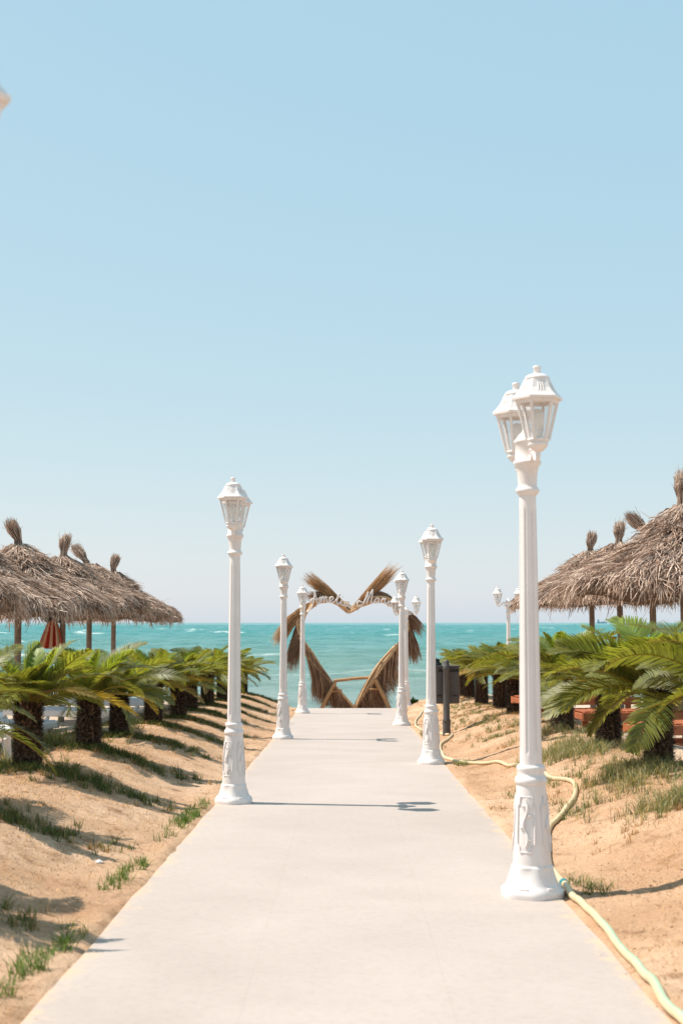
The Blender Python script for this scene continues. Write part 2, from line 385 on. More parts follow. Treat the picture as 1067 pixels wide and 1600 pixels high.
# sea with real waves
SEA = -2.2
rows = np.concatenate([np.geomspace(46, 2500, 1150), np.geomspace(2500, 45000, 40)[1:]])
cols = np.linspace(-1, 1, 240); cols = np.sign(cols) * np.abs(cols) ** 1.15
D2, U2 = np.meshgrid(rows, cols, indexing='ij'); Xs = U2 * (22 + D2 * 0.55); far_w = np.clip((D2 - 2000) / 30000, 0, 1); Xs = Xs * (1 + far_w * 2)
h = np.zeros_like(Xs); wr = np.random.default_rng(3)
for k in range(26):
    lam = wr.uniform(4, 16); th = wr.normal(0, 0.38); kx, ky = math.sin(th) * 6.283 / lam, math.cos(th) * 6.283 / lam
    a = 0.022 * lam ** 0.62; ph = kx * Xs + ky * D2 + wr.uniform(0, 6.28) + 0.8 * np.sin(Xs * 0.05 + k)
    h += a * (2 * np.abs(np.cos(ph / 2)) ** 0.001 * 0 + (1 - 2 * np.abs(np.sin(ph / 2)) ** 1.3))
sh = sstep((D2 - 46) / 90); h *= 0.30 + 0.70 * sh; h *= 1 - 0.85 * sstep((D2 - 2500) / 4000)
# breaking lines near the shore
for yb, amp, ww in ((72, .10, 1.2), (101, .28, 1.6), (128, .22, 1.8)):
    cy = yb + 3.5 * np.sin(Xs * 0.07 + yb) + 1.5 * np.sin(Xs * 0.23 + yb * 2); mk = np.clip(np.sin(Xs * 0.06 + yb * 1.7) * 1.2 + 0.4, 0, 1)
    h += amp * np.exp(-((D2 - cy) / ww) ** 2) * mk
patch = np.zeros_like(h)
for k in range(14):
    lam = wr.uniform(7, 34); th = wr.uniform(0, 6.28); patch += np.sin((math.sin(th) * Xs + math.cos(th) * D2 * 0.6) * 6.283 / lam + wr.uniform(0, 6.28))
hs_ = h / (h.std() + 1e-6)
foam = np.clip((hs_ - 1.15) * 2.6, 0, 1) * np.clip((patch / patch.std() - 0.85) * 3.0, 0, 1)
for yb, ww in ((101, .5), (128, .45), (72, .4)):
    cy = yb - 0.4 + 3.5 * np.sin(Xs * 0.07 + yb) + 1.5 * np.sin(Xs * 0.23 + yb * 2); mk = np.clip(np.sin(Xs * 0.06 + yb * 1.7) * 1.6 - 0.2, 0, 1)
    foam = np.maximum(foam, 0.35 * np.exp(-((D2 - cy) / ww) ** 2) * mk)
foam *= 1 - sstep((D2 - 450) / 900)
me = np_mesh('sea', np.stack([Xs, D2, SEA + h], -1).reshape(-1, 3), grid_faces(len(rows), len(cols)), M_sea, tint=np.repeat(foam.reshape(-1, 1), 3, 1), smooth=True)
tag(link('sea', me), kind='structure')

# ------------------------------------------------------------------ lamps
LZ = 2.41      # underside of the lantern's cup
def make_lamp(rot):
    root = empty('street_lamp', (0, 0, 0), rot)
    m = MB()   # base: a flared foot of flat panels
    hexr = lambda a, z: 1.0 + (0.035 * math.cos(6 * a) if z < 0.16 else 0.0)
    m.lathe([(0.168, 0.0), (0.170, 0.02), (0.168, 0.042), (0.150, 0.056), (0.138, 0.075), (0.122, 0.12), (0.113, 0.155), (0.113, 0.165), (0.106, 0.172)], 48, rfun=hexr)
    m.lathe([(0.104, 0.172), (0.100, 0.25), (0.093, 0.36), (0.085, 0.50), (0.080, 0.60)], 32, caps=False)
    for k in range(6):      # corner blocks standing on the foot
        a = k * math.pi / 3 + math.pi / 6; q = Matrix.Rotation(a, 3, 'Z')
        m.box(q @ Vector((0.137, 0, 0.052)), (0.035, 0.05, 0.02), q, bev=0.004)
    for k in range(4):      # raised panel frames with a scroll inside
        a = k * math.pi / 2 - R(33)
        def P(s, z, off=0.003):
            r = np.interp(z, [0.172, 0.25, 0.36, 0.5, 0.6], [0.104, 0.100, 0.093, 0.085, 0.080]) + off
            return Vector((r * math.cos(a + s / r), r * math.sin(a + s / r), z))
        fr = [(-0.033, 0.245), (0.033, 0.245), (0.037, 0.275), (0.052, 0.29), (0.050, 0.49), (0.038, 0.50), (0.034, 0.54), (-0.034, 0.54), (-0.038, 0.50), (-0.050, 0.49), (-0.052, 0.29), (-0.037, 0.275), (-0.033, 0.245)]
        m.tube([P(*q) for q in fr], 0.0045, 6)
        sc = [(0.015 * math.sin(t * 9.5) * (1 - 0.3 * t), 0.27 + 0.25 * t) for t in np.linspace(0, 1, 26)]
        m.tube([P(*q) for q in sc], [0.004 + 0.006 * abs(math.sin(t * 9.5)) for t in np.linspace(0, 1, 26)], 6)
        for zz, ss in ((0.31, 0.022), (0.375, -0.024), (0.44, 0.022), (0.49, -0.014)):
            m.lathe([(0.001, -0.006), (0.009, -0.004), (0.010, 0.0), (0.009, 0.004), (0.001, 0.006)], 8, c=P(ss, zz, 0.001))
    m.build('base', M_white, root)
    m = MB()
    m.lathe([(0.080, 0.60), (0.084, 0.603), (0.088, 0.615), (0.088, 0.628), (0.083, 0.640), (0.074, 0.648), (0.072, 0.665), (0.077, 0.678), (0.079, 0.690), (0.076, 0.700), (0.066, 0.705)], 32)
    m.build('collar', M_white, root)
    m = MB(); seg = 160; pz = [0.700, 0.74, 0.78, 0.80]; n_ = 12
    def flute(a, z):
        k = min(max((z - 0.76) / 0.03, 0), 1) * min(max((2.12 - z) / 0.03, 0), 1)
        t = (a * 8 / (2 * math.pi) + 0.2) % 1.0
        return 1 - k * 0.10 * (1 if 0.36 < t < 0.68 else 0)
    zs = [0.695, 0.74, 0.757, 0.768, 0.78, 0.792] + list(np.linspace(0.83, 2.08, 9)) + [2.092, 2.104, 2.116, 2.128, 2.16, 2.20]
    m.lathe([(0.061 - 0.0150 * (z - 0.7) / 1.5, z) for z in zs], seg, rfun=flute, caps=False)
    m.build('column', M_white, root)
    m = MB()
    m.lathe([(0.047, 2.185), (0.056, 2.195), (0.066, 2.208), (0.067, 2.216), (0.060, 2.226), (0.052, 2.238), (0.052, 2.25), (0.056, 2.31), (0.063, 2.345), (0.076, 2.362), (0.078, 2.374), (0.070, 2.382), (0.065, 2.386), (0.065, 2.475),
             (0.072, 2.482), (0.072, 2.492), (0.060, 2.505), (0.042, 2.530), (0.026, 2.542), (0.024, 2.556), (0.012, 2.566), (0.004, 2.570)], 32)
    m.build('capital', M_white, root)
    for sgn in (-1, 1):
        arm = MB()
        pts = smooth_path([(sgn * 0.055, 0, 2.455), (sgn * 0.11, 0, 2.462), (sgn * 0.165, 0, 2.43), (sgn * 0.205, 0, 2.372), (sgn * 0.245, 0, 2.358), (sgn * 0.27, 0, 2.378), (sgn * 0.268, 0, 2.412)], 6)
        arm.tube(pts, 0.013, 10)
        sp = [(sgn * (0.10 + 0.032 * math.cos(t) * (1 - t / 12)), 0, 2.405 + 0.032 * math.sin(t) * (1 - t / 12)) for t in np.linspace(0.6, 7.6, 26)]
        arm.tube(sp, [0.010 - 0.004 * i / 25 for i in range(26)], 8)
        arm.tube(smooth_path([(sgn * 0.06, 0, 2.40), (sgn * 0.10, 0, 2.372), (sgn * 0.16, 0, 2.40), (sgn * 0.19, 0, 2.405)], 5), 0.009, 8)
        arm.build('arm', M_white, root)
        c = (sgn * 0.268, 0, 0)
        L = MB(); ph = math.pi / 6
        L.lathe([(0.016, LZ - 0.012), (0.030, LZ - 0.004), (0.046, LZ + 0.012), (0.054, LZ + 0.022), (0.056, LZ + 0.034), (0.050, LZ + 0.040), (0.062, LZ + 0.048), (0.062, LZ + 0.058), (0.03, LZ + 0.060)], 24, c=c)
        for k in range(6):
            a = ph + k * math.pi / 3
            lo = Vector((c[0] + 0.060 * math.cos(a), 0.060 * math.sin(a), LZ + 0.052)); hi = Vector((c[0] + 0.112 * math.cos(a), 0.112 * math.sin(a), LZ + 0.268))
            L.bar(lo, hi, 0.014, 0.014)
        L.lathe([(0.104, LZ + 0.248), (0.118, LZ + 0.250), (0.120, LZ + 0.272), (0.100, LZ + 0.272), (0.098, LZ + 0.250), (0.104, LZ + 0.248)], 6, c=c, phase=ph, smooth=False, caps=False)
        lan = L.build('lantern', M_white, root)
        G = MB()
        G.lathe([(0.0565, LZ + 0.060), (0.1045, LZ + 0.247)], 6, c=c, phase=ph, smooth=False, caps=False)
        G.build('glass', M_glass, lan)
        B = MB()
        B.lathe([(0.014, LZ + 0.060), (0.022, LZ + 0.062), (0.022, LZ + 0.095), (0.018, LZ + 0.105), (0.026, LZ + 0.125), (0.036, LZ + 0.155), (0.038, LZ + 0.180), (0.030, LZ + 0.206), (0.012, LZ + 0.220), (0.002, LZ + 0.222)], 16, c=c)
        B.build('bulb', M_bulb, lan)
        T = MB()
        six = lambda a, z: 1 + 0.0 * a
        T.lathe([(0.118, LZ + 0.266), (0.138, LZ + 0.268), (0.140, LZ + 0.280), (0.118, LZ + 0.302), (0.096, LZ + 0.330), (0.082, LZ + 0.360), (0.074, LZ + 0.378)], 6, c=c, phase=ph, smooth=False)
        T.lathe([(0.062, LZ + 0.374), (0.070, LZ + 0.384), (0.064, LZ + 0.396), (0.046, LZ + 0.408), (0.024, LZ + 0.413)], 20, c=c)
        T.lathe([(0.018, LZ + 0.408), (0.019, LZ + 0.440), (0.023, LZ + 0.446), (0.022, LZ + 0.454), (0.012, LZ + 0.457)], 14, c=c)
        for k in range(6):      # vent ribs pressed into the roof
            a = ph + (k + 0.5) * math.pi / 3; q = Matrix.Rotation(a, 3, 'Z')
            for j in (-1, 0, 1):
                p0 = q @ Vector((0.096, j * 0.016, 0)); p1 = q @ Vector((0.071, j * 0.011, 0))
                T.tube([(c[0] + p0.x, p0.y, LZ + 0.309), (c[0] + p1.x, p1.y, LZ + 0.358)], 0.004, 6)
        T.build('lantern_roof', M_white, lan)
    return root
lampR = math.atan2(-0.53, 0.05); lampL = R(-90)
GL = 'white lamp posts along the seaside path'
lamp_spots = [(-0.983, 3.19, lampL, 'white twin lantern lamp cut off by the left picture edge, nearest the camera'),
              (1.005, 7.88, lampR, 'tallest looking white lamp post at the right path edge beside the cream hose'),
              (-1.005, 12.74, lampL, 'tall white lamp post on the left path edge in front of the cycads'),
              (1.005, 17.28, R(-90), 'white lamp post on the right path edge just before the grey litter bin'),
              (-1.005, 22.38, R(-89), 'middle white lamp post on the left path edge, left of the heart arch'),
              (1.005, 26.63, R(-90), 'white lamp post overlapping the right side of the heart arch'),
              (-1.005, 32.07, R(-88), 'farthest white lamp post on the left path edge, touching the heart arch'),
              (1.48, 36.0, 0.05, 'white lamp beyond the path end with two lanterns spread sideways, right of arch'),
              (4.05, 36.0, 0.05, 'white twin lamp rising behind the right row of cycads')]
proto = make_lamp(0)
for i, (x, y, rz, lab) in enumerate(lamp_spots):
    o = proto if i == 0 else copy_tree(proto)
    z = path_z(y) if y < PATH_END and abs(x) < 1.2 else gz(x, y)
    if x > 4: z -= 0.05
    o.location = (x, y, z); o.rotation_euler = (random.uniform(-.004, .004), random.uniform(-.004, .004), rz)
    tag(o, lab, 'street lamp', GL)

# ------------------------------------------------------------------ cycads
def make_crown(seed, nf=33, low=R(63), wid=1.0):
    r = np.random.default_rng(seed); PV = []; SV = []; WV = []; TV = []; RV = []; RW = []; RT = []; RS = []
    for i in range(nf):
        lay = i / nf
        az = i * 2.399963 + r.normal(0, 0.18)
        e0 = R(80) - low * lay ** 0.9 + r.normal(0, R(6.5)); L = (0.58 + 0.36 * min(1, lay * 2.0)) * r.uniform(0.80, 1.14)
        droop = R(70) * (0.75 + 0.35 * lay) * r.uniform(0.75, 1.3); tw = r.normal(0, 0.40); bend = r.normal(0, 0.30)
        K = 15; s = np.linspace(0, 1, K); ang = e0 - droop * s ** 1.25
        dr = np.cos(ang) * L / (K - 1); dz = np.sin(ang) * L / (K - 1)
        rr = 0.04 + np.concatenate([[0], np.cumsum(dr[:-1])]); zz = np.concatenate([[0], np.cumsum(dz[:-1])]) - 0.05 * lay
        azs = az + bend * s ** 2
        P = np.stack([rr * np.cos(azs), rr * np.sin(azs), zz], 1)
        T = unit(np.gradient(P, axis=0)); sd = np.stack([-np.sin(azs), np.cos(azs), np.zeros(K)], 1); N = unit(np.cross(sd, T) * -1)
        N = np.where(N[:, 2:3] < 0, N, N); 
        ca, sa = math.cos(tw), math.sin(tw); sd2 = sd * ca + N * sa; N2 = N * ca - sd * sa
        old = lay > 0.8 and r.random() < 0.3; young = lay < 0.2
        col = np.array([0.175, 0.195, 0.048]) if not old else np.array([0.26, 0.19, 0.05])
        if young: col = np.array([0.20, 0.26, 0.05])
        col = col * r.uniform(0.75, 1.25)
        nl = 64
        t = np.linspace(0.10, 0.985, nl); prof = 0.175 * wid * np.sin(np.pi * np.clip(t * 0.93 + 0.09, 0, 1)) ** 0.55 * (1 - 0.25 * t)
        for sg in (-1, 1):
            tt = np.clip(t + r.normal(0, 0.004, nl), 0, 0.995); idx = tt * (K - 1); i0 = idx.astype(int); f = (idx - i0)[:, None]
            lerp = lambda A: A[i0] * (1 - f) + A[np.minimum(i0 + 1, K - 1)] * f
            p, tv, sv, nv = lerp(P), unit(lerp(T)), unit(lerp(sd2)), unit(lerp(N2))
            fwd = (0.45 + 0.75 * t)[:, None]; up = (0.27 - 0.10 * t)[:, None] + r.normal(0, 0.07, (nl, 1))
            d = unit(sv * sg + tv * fwd + nv * up); ln = (prof * r.uniform(0.88, 1.08, nl))[:, None]
            q1 = p + d * ln * 0.5; q2 = p + d * ln * 0.97 - np.array([0, 0, 0.012]) * (ln / 0.15) + tv * ln * 0.10
            PV.append(np.stack([p, q1, q2], 1)); SV.append(unit(np.cross(d, nv)))
            WV.append(np.stack([np.full(nl, .010), np.full(nl, .0125) * wid, np.full(nl, .003)], 1))
            c = np.repeat(col[None, :], nl, 0); tipb = np.clip((t - 0.75) * 2, 0, 1)[:, None] * r.uniform(0.2, 0.8)
            c = c * (1 - tipb) + np.array([0.24, 0.19, 0.06]) * tipb
            TV.append(np.repeat(c, 6, 0))
        RV.append(P); RW.append(0.016 * (1 - 0.8 * s)); RT.append(np.repeat(np.array([[0.30, 0.23, 0.055]]) * r.uniform(0.8, 1.2), K * 2, 0)); RS.append(sd2)
        RV.append(P - N2 * 0.004); RW.append(0.012 * (1 - 0.8 * s)); RT.append(RT[-1]); RS.append(N2)
    V1, F1 = ribbons(np.concatenate(PV), np.concatenate(WV), np.concatenate(SV)); T1 = np.concatenate(TV)
    V2, F2 = ribbons(np.stack(RV), np.stack(RW), np.stack(RS)); T2 = np.concatenate(RT)
    return np_mesh('crown', np.concatenate([V1, V2]), np.concatenate([F1, F2 + len(V1)]), M_leaf, tint=np.concatenate([T1, T2]))
def make_trunk(seed, h=0.62, rad=0.125):
    r = np.random.default_rng(seed); V = []; F = []
    seg = 20; prof = [(rad * 1.02, -0.15), (rad * 1.03, 0.05), (rad, 0.25), (rad * 0.97, 0.45), (rad * 0.9, 0.6), (rad * 0.5, 0.68), (0.02, 0.72)]
    for (q, z) in prof:
        for k in range(seg):
            a = 2 * math.pi * k / seg; V.append((q * math.cos(a), q * math.sin(a), z * h / 0.62))
    for i in range(len(prof) - 1):
        for k in range(seg): F.append((i * seg + k, i * seg + (k + 1) % seg, (i + 1) * seg + (k + 1) % seg, (i + 1) * seg + k))
    n = 760
    for i in range(n):       # overlapping leaf bases
        z = (i / n) * h * 1.06 - 0.02; a = i * 2.399963 + r.normal(0, 0.06); top = z / h
        q = np.interp(z, [0, 0.25, 0.45, 0.6, 0.68], [rad * 1.02, rad, rad * .97, rad * .9, rad * .55]) - 0.004
        e = np.array([math.cos(a), math.sin(a), 0]); s = np.array([-math.sin(a), math.cos(a), 0]); w = r.uniform(0.014, 0.024)
        L = r.uniform(0.022, 0.045) * (1 + 1.3 * max(0, top - 0.72)); up = np.array([0, 0, 1.0]); p = e * q + up * z
        tip = p + e * L * r.uniform(0.7, 1.0) + up * L * (0.5 + 1.4 * max(0, top - 0.6)) + s * r.normal(0, .004)
        b = len(V); V += [tuple(p - s * w), tuple(p + s * w), tuple(tip + s * w * .35 - up * .004), tuple(tip - s * w * .35 - up * .004), tuple(p + up * 0.028 - s * w * .6), tuple(p + up * 0.028 + s * w * .6)]
        F += [(b, b + 1, b + 2, b + 3), (b + 3, b + 2, b + 5, b + 4)]
    return np_mesh('trunk', V, F, M_scale)
crowns = [make_crown(s) for s in (11, 23, 37, 51)] + [make_crown(63, 32, R(82), 1.4)]
trunks = [make_trunk(s, h, q) for s, h, q in ((1, .62, .128), (2, .54, .12), (3, .66, .125))]
ordn = ['first', 'second', 'third', 'fourth', 'fifth', 'sixth', 'seventh', 'eighth', 'ninth', 'tenth', 'eleventh', 'twelfth']
left_y = [4.4, 6.95, 9.5, 12.05, 14.6, 17.2, 19.8, 22.3, 24.9, 27.4, 30.2, 33.0, 36.6]
right_y = [4.6, 7.1, 9.7, 12.35, 15.1, 17.9, 20.5, 23.1, 25.7, 28.3, 31.0, 33.5]
labL = {2: 'cycad at the left picture edge showing only its frond tips beside the sand bank',
        3: 'cycad with the full dark trunk nearest the camera in the left row',
        4: 'cycad second in the left row, white lounger between it and the nearest trunk',
        5: 'third trunked cycad along the left row, half behind the second one',
        6: 'fourth trunked cycad along the left row, fronds spreading over the shaded bank',
        7: 'fifth trunked cycad in the left row, deep in the overlapping fronds',
        8: 'sixth trunked cycad in the left row, left of the tall left lamp',
        9: 'seventh trunked cycad in the left row just left of the tall lamp post',
        10: 'eighth trunked cycad in the left row, right against the tall lamp post',
        11: 'last but one cycad of the left row, seen around the tall lamp post',
        12: 'last cycad of the left row, fronds reaching out over the sea view'}
labR = {2: 'cycad nearest the camera on the right, fronds entering at the right picture edge',
        3: 'large cycad by the right picture edge with broad drooping fronds over the grass',
        4: 'cycad on the right with its short trunk hidden in tall grey green grass',
        5: 'cycad right of the big lamp post with a dark trunk before red wood loungers',
        6: 'cycad hidden mostly behind the big right lamp post',
        7: 'cycad just left of the big right lamp post with a squat black trunk',
        8: 'third cycad trunk leftwards from the big lamp, between bin and lamp',
        9: 'cycad right of the grey litter bin, second trunk from the bin',
        10: 'cycad trunk closest to the grey litter bin on its right',
        11: 'farthest cycad of the right row, browned frond tips left of the grey bin'}
cyc_pos = []
def put_cycad(i, x, y, lab, grp, k):
    root = empty('cycad_palm', (x, y, gz(x, y) - 0.02), random.uniform(0, 6.28)); s = random.uniform(0.92, 1.08)
    root.scale = (s, s, s * random.uniform(0.95, 1.05))
    ti = k % 3; t = link('trunk', trunks[ti], root); c = link('crown', crowns[4 if lab.startswith('large') else k % 4], root); c.location = (0, 0, (0.62, .54, .66)[ti] + 0.03)
    if lab.startswith('large'): c.scale = (1.30, 1.30, 1.2)
    tag(root, lab, 'cycad', grp); cyc_pos.append((x, y)); return root
for i, y in enumerate(left_y):
    put_cycad(i, -2.68 + 0.06 * math.sin(i * 2.1), y, labL.get(i, 'cycad beside the path left of the camera, casting frond shadows on the sand bank'), 'cycads in a row on the left bank', i * 3 + 1)
for i, y in enumerate(right_y):
    if i < 2: continue
    put_cycad(i, 2.68 + 0.06 * math.sin(i * 1.7 + 1), y, labR[i], 'cycads in a row on the right bank', i * 5 + 2)

# ------------------------------------------------------------------ thatched umbrellas
def make_canopy(seed, R0=1.32, H=0.80, n=9000):
    r = np.random.default_rng(seed)
    # profile by arc length: cone, then the fringe hangs straight down
    sk = np.array([0, 0.30, 0.62, 1.0, 1.30, 1.52, 1.66, 1.80, 2.05, 2.4]); rk = np.array([0.05, 0.27, 0.53, 0.86, 1.13, 1.32, 1.41, 1.46, 1.48, 1.48]) * R0 / 1.32
    zk = np.array([H, 0.60, 0.42, 0.235, 0.095, 0.0, -0.10, -0.23, -0.48, -0.83])
    def pos(s, a, off):
        rr = np.interp(s, sk, rk) + off * 0.5; z = np.interp(s, sk, zk) + off
        lump = 1 + 0.045 * np.sin(3 * a + seed) + 0.035 * np.sin(7 * a + 2 * seed) + 0.02 * np.sin(13 * a + 3 * seed); z = z + (0.03 * np.sin(5 * a + seed + 3 * s) + 0.025 * np.sin(9 * a - 4 * s)) * np.clip(s, 0, 1)
        return np.stack([rr * lump * np.cos(a), rr * lump * np.sin(a), z], -1)
    s0 = np.sqrt(r.random(n)) * 1.62; a0 = r.uniform(0, 2 * np.pi, n); L = r.uniform(0.30, 0.55, n)
    L = np.where(s0 + L > 1.74, np.maximum(0.1, 1.74 - s0 + r.normal(0, 0.07, n)), L)
    off0 = r.uniform(0.01, 0.05, n); off1 = r.uniform(0.005, 0.12, n); K = 5; t = np.linspace(0, 1, K)
    da = r.normal(0, 0.10, n); wild = r.random(n) < 0.06
    # the upper cap is a second layer, standing proud
    cap = r.random(n) < 0.22; s0 = np.where(cap, r.uniform(0, 0.34, n), s0); L = np.where(cap, r.uniform(0.22, 0.40, n), L)
    off0 = off0 + 0.05 * cap; off1 = off1 + 0.05 * cap
    P = np.stack([pos(s0 + L * q, a0 + da * q / np.maximum(0.4, s0), off0 * (1 - q) + off1 * q) for q in t], 1)
    P[:, 1:, :] += r.normal(0, 0.008, (n, K - 1, 3)); P[:, 3:, :] += r.normal(0, 0.045, (n, 2, 3)) * wild[:, None, None]; P[:, 4, :] += (P[:, 4, :] - P[:, 3, :]) * 0.5 * wild[:, None]
    Wd = np.repeat((r.uniform(0.007, 0.017, n))[:, None], K, 1) * np.array([0.8, 1, 1, 0.8, 0.35])
    tang = unit(P[:, -1] - P[:, 0]); side = unit(np.cross(tang, unit(r.normal(0, 1, (n, 3)) + np.array([0, 0, 1.2]))))
    V, F = ribbons(P, Wd, side)
    # under-layer so the roof is solid
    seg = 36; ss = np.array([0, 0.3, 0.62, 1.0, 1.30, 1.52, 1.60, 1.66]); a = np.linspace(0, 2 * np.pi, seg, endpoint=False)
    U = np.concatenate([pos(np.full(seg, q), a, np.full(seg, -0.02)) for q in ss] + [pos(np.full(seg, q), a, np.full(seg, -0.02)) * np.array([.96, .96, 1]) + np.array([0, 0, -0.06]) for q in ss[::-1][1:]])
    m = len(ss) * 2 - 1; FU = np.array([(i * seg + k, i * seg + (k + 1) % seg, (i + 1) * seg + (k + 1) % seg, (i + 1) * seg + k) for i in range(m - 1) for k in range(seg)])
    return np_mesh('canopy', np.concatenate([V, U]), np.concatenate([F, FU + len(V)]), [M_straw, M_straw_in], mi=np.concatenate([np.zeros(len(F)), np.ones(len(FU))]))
def make_tuft(seed, lean):
    r = np.random.default_rng(seed); n = 420; K = 5; a = r.uniform(0, 6.283, n); q = np.sqrt(r.random(n)); t = np.linspace(0, 1, K)
    rad = np.array([0.14, 0.07, 0.050, 0.085, 0.085]); zz = np.array([-0.10, 0.06, 0.17, 0.30, 0.42]); ln = r.uniform(0.86, 1.12, n)
    P = np.zeros((n, K, 3))
    for k in range(K):
        P[:, k, 0] = rad[k] * q * np.cos(a) + lean[0] * max(0, zz[k]) ** 1.6 * 1.8; P[:, k, 1] = rad[k] * q * np.sin(a) + lean[1] * max(0, zz[k]) ** 1.6 * 1.8
        P[:, k, 2] = zz[k] * (ln if k > 1 else 1)
    P[:, 3:, :] += r.normal(0, 0.016, (n, 2, 3)); P[:, 4, :] += r.normal(0, 0.03, (n, 3)) * (r.random((n, 1)) < 0.4); P[:, 2:, :2] += 0.02 * np.sin(9 * P[:, 2:, 2:3] + seed)
    Wd = np.repeat(r.uniform(0.008, 0.016, n)[:, None], K, 1) * np.array([1, 1, 1, .9, .4])
    side = unit(np.cross(np.repeat([[0, 0, 1.0]], n, 0), r.normal(0, 1, (n, 3)))); V, F = ribbons(P, Wd, side)
    seg = 12; ring = []
    for z, rr in ((-0.1, .12), (0.06, .06), (0.17, .046), (0.30, .05), (0.36, .02)):
        for k in range(seg): ring.append((rr * math.cos(6.283 * k / seg) + lean[0] * max(0, z) ** 1.6 * 1.8, rr * math.sin(6.283 * k / seg) + lean[1] * max(0, z) ** 1.6 * 1.8, z))
    FU = np.array([(i * seg + k, i * seg + (k + 1) % seg, (i + 1) * seg + (k + 1) % seg, (i + 1) * seg + k) for i in range(4) for k in range(seg)])
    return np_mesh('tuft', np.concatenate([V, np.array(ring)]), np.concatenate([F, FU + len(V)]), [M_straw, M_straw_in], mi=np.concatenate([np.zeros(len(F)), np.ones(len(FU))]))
canopies = [make_canopy(s) for s in (5, 9, 14)]
tufts = [make_tuft(1, (-0.25, 0)), make_tuft(2, (0.10, 0.1)), make_tuft(3, (-0.75, 0.1)), make_tuft(4, (0.02, 0))]
pmb = MB(); pmb.tube([(0, 0, -2.35), (0.01, 0, -1.2), (0, 0, 0.6)], [0.055, 0.052, 0.05], 12); pole_me = pmb.mesh('pole', M_wood)
smb = MB()
for k in range(8):
    a = k * math.pi / 4; smb.bar((0.04 * math.cos(a), 0.04 * math.sin(a), 0.52), (1.25 * math.cos(a), 1.25 * math.sin(a), -0.06), 0.03)
spoke_me = smb.mesh('rafters', M_wood)
GU = 'thatched beach umbrellas beside the path'
# x, y, rim height above sea-level frame, scale, tuft index, label
umb = [(-4.95, 15.4, 1.60, 1.02, 3, 'thatched umbrella cut by the left picture edge, nearest on that side'),
       (-4.90, 18.0, 1.58, 1.0, 1, 'thatched umbrella in the left group, second from the left picture edge'),
       (-4.92, 21.3, 1.60, 1.0, 0, 'thatched umbrella at far left with a thick dark upright tuft'),
       (-4.85, 24.3, 1.56, 1.0, 1, 'thatched umbrella with a striped red towel hanging on its pole'),
       (-4.85, 26.8, 1.54, 1.0, 2, 'thatched umbrella with a pale tuft bent over to the left'),
       (-4.95, 30.2, 1.50, 0.93, 3, 'thatched umbrella of the left group nearest the sea, its eave over the water'),
       (4.65, 27.2, 1.79, 1.02, 3, 'thatched umbrella of the right group nearest the big lamp, farthest from camera'),
       (4.65, 24.4, 1.79, 1.05, 1, 'thatched umbrella second from the left in the right group, short tuft'),
       (4.72, 22.1, 1.77, 1.05, 2, 'thatched umbrella in the right group with a pale drooping tuft'),
       (4.45, 18.9, 1.80, 1.08, 1, 'thatched umbrella at the right picture edge with the tallest tuft')]
for i, (x, y, z, s, tu, lab) in enumerate(umb):
    root = empty('thatch_umbrella', (x, y, gz(x, y)), random.uniform(-0.3, 0.3)); hh = z - gz(x, y)
    p = link('pole', pole_me, root); p.location = (0, 0, hh); p.scale = (1, 1, 1)
    link('rafters', spoke_me, root).location = (0, 0, hh)
    c = link('canopy', canopies[i % 3], root); c.location = (0, 0, hh); c.scale = (s, s, 1.0); c.rotation_euler = (random.uniform(-.04, .04), random.uniform(-.04, .04), i * 1.3)
    t = link('tuft', tufts[tu], root); t.location = (0, 0, hh + 0.78)
    if i == 9: t.scale = (1.1, 1.1, 1.25); c.scale = (s, s, 1.22); t.location.z = hh + 0.95
    tag(root, lab, 'beach umbrella', GU)

# ------------------------------------------------------------------ heart arch of reeds, at the end of the path
HY = 37.4
def W_(px, py, y=HY):           # photograph measure to world metres in the arch's own plane
    cx = (px - 533.5) / 2222.0; cy = (800 - py) / 2222.0; cp, sp = math.cos(PITCH), math.sin(PITCH)
    d = Vector((cx, cp - cy * sp, sp + cy * cp)); d = Matrix.Rotation(YAW, 3, 'Z') @ d
    return Vector((d.x / d.y * y, y, CAMZ + d.z / d.y * y))
HB = W_(552, 1112); arch = empty('heart_arch', (HB.x, HY, gz(HB.x, HY)))
tag(arch, 'heart shaped arch of bundled brown reeds standing at the end of the path', 'arch')
off = -Vector(arch.location)
HL = [(548, 955), (536, 945), (522, 938), (508, 936), (494, 941), (480, 951), (470, 966), (467, 985), (471, 1002), (480, 1017), (500, 1044), (525, 1075), (548, 1104), (556, 1116)]
HR = [(548, 955), (560, 945), (574, 938), (592, 936), (610, 941), (624, 952), (633, 968), (634, 985), (628, 1000), (618, 1013), (600, 1036), (578, 1068), (557, 1104), (549, 1116)]
for H_ in (HL, HR):
    m = MB(); pts = smooth_path([W_(*q) + off for q in H_], 6); n = len(pts)
    for j in range(9):
        a = j * 2.4; ra = 0.016 + 0.062 * math.sqrt(j / 9)
        m.tube([p + Vector((ra * math.cos(a + i * .15), ra * math.sin(a + i * .15) * 1.2, ra * math.sin(a * 1.7 + i * .1))) for i, p in enumerate(pts)], [0.032 + 0.007 * math.sin(i * 0.7 + j) for i in range(n)], 6)
    for i in range(4, n - 2, 7):      # twine bindings
        t = (pts[i + 1] - pts[i - 1]).normalized(); m.tube([pts[i] - t * .012, pts[i] + t * .012], 0.108, 10)
    m.build('frame', M_reed_frame, arch)
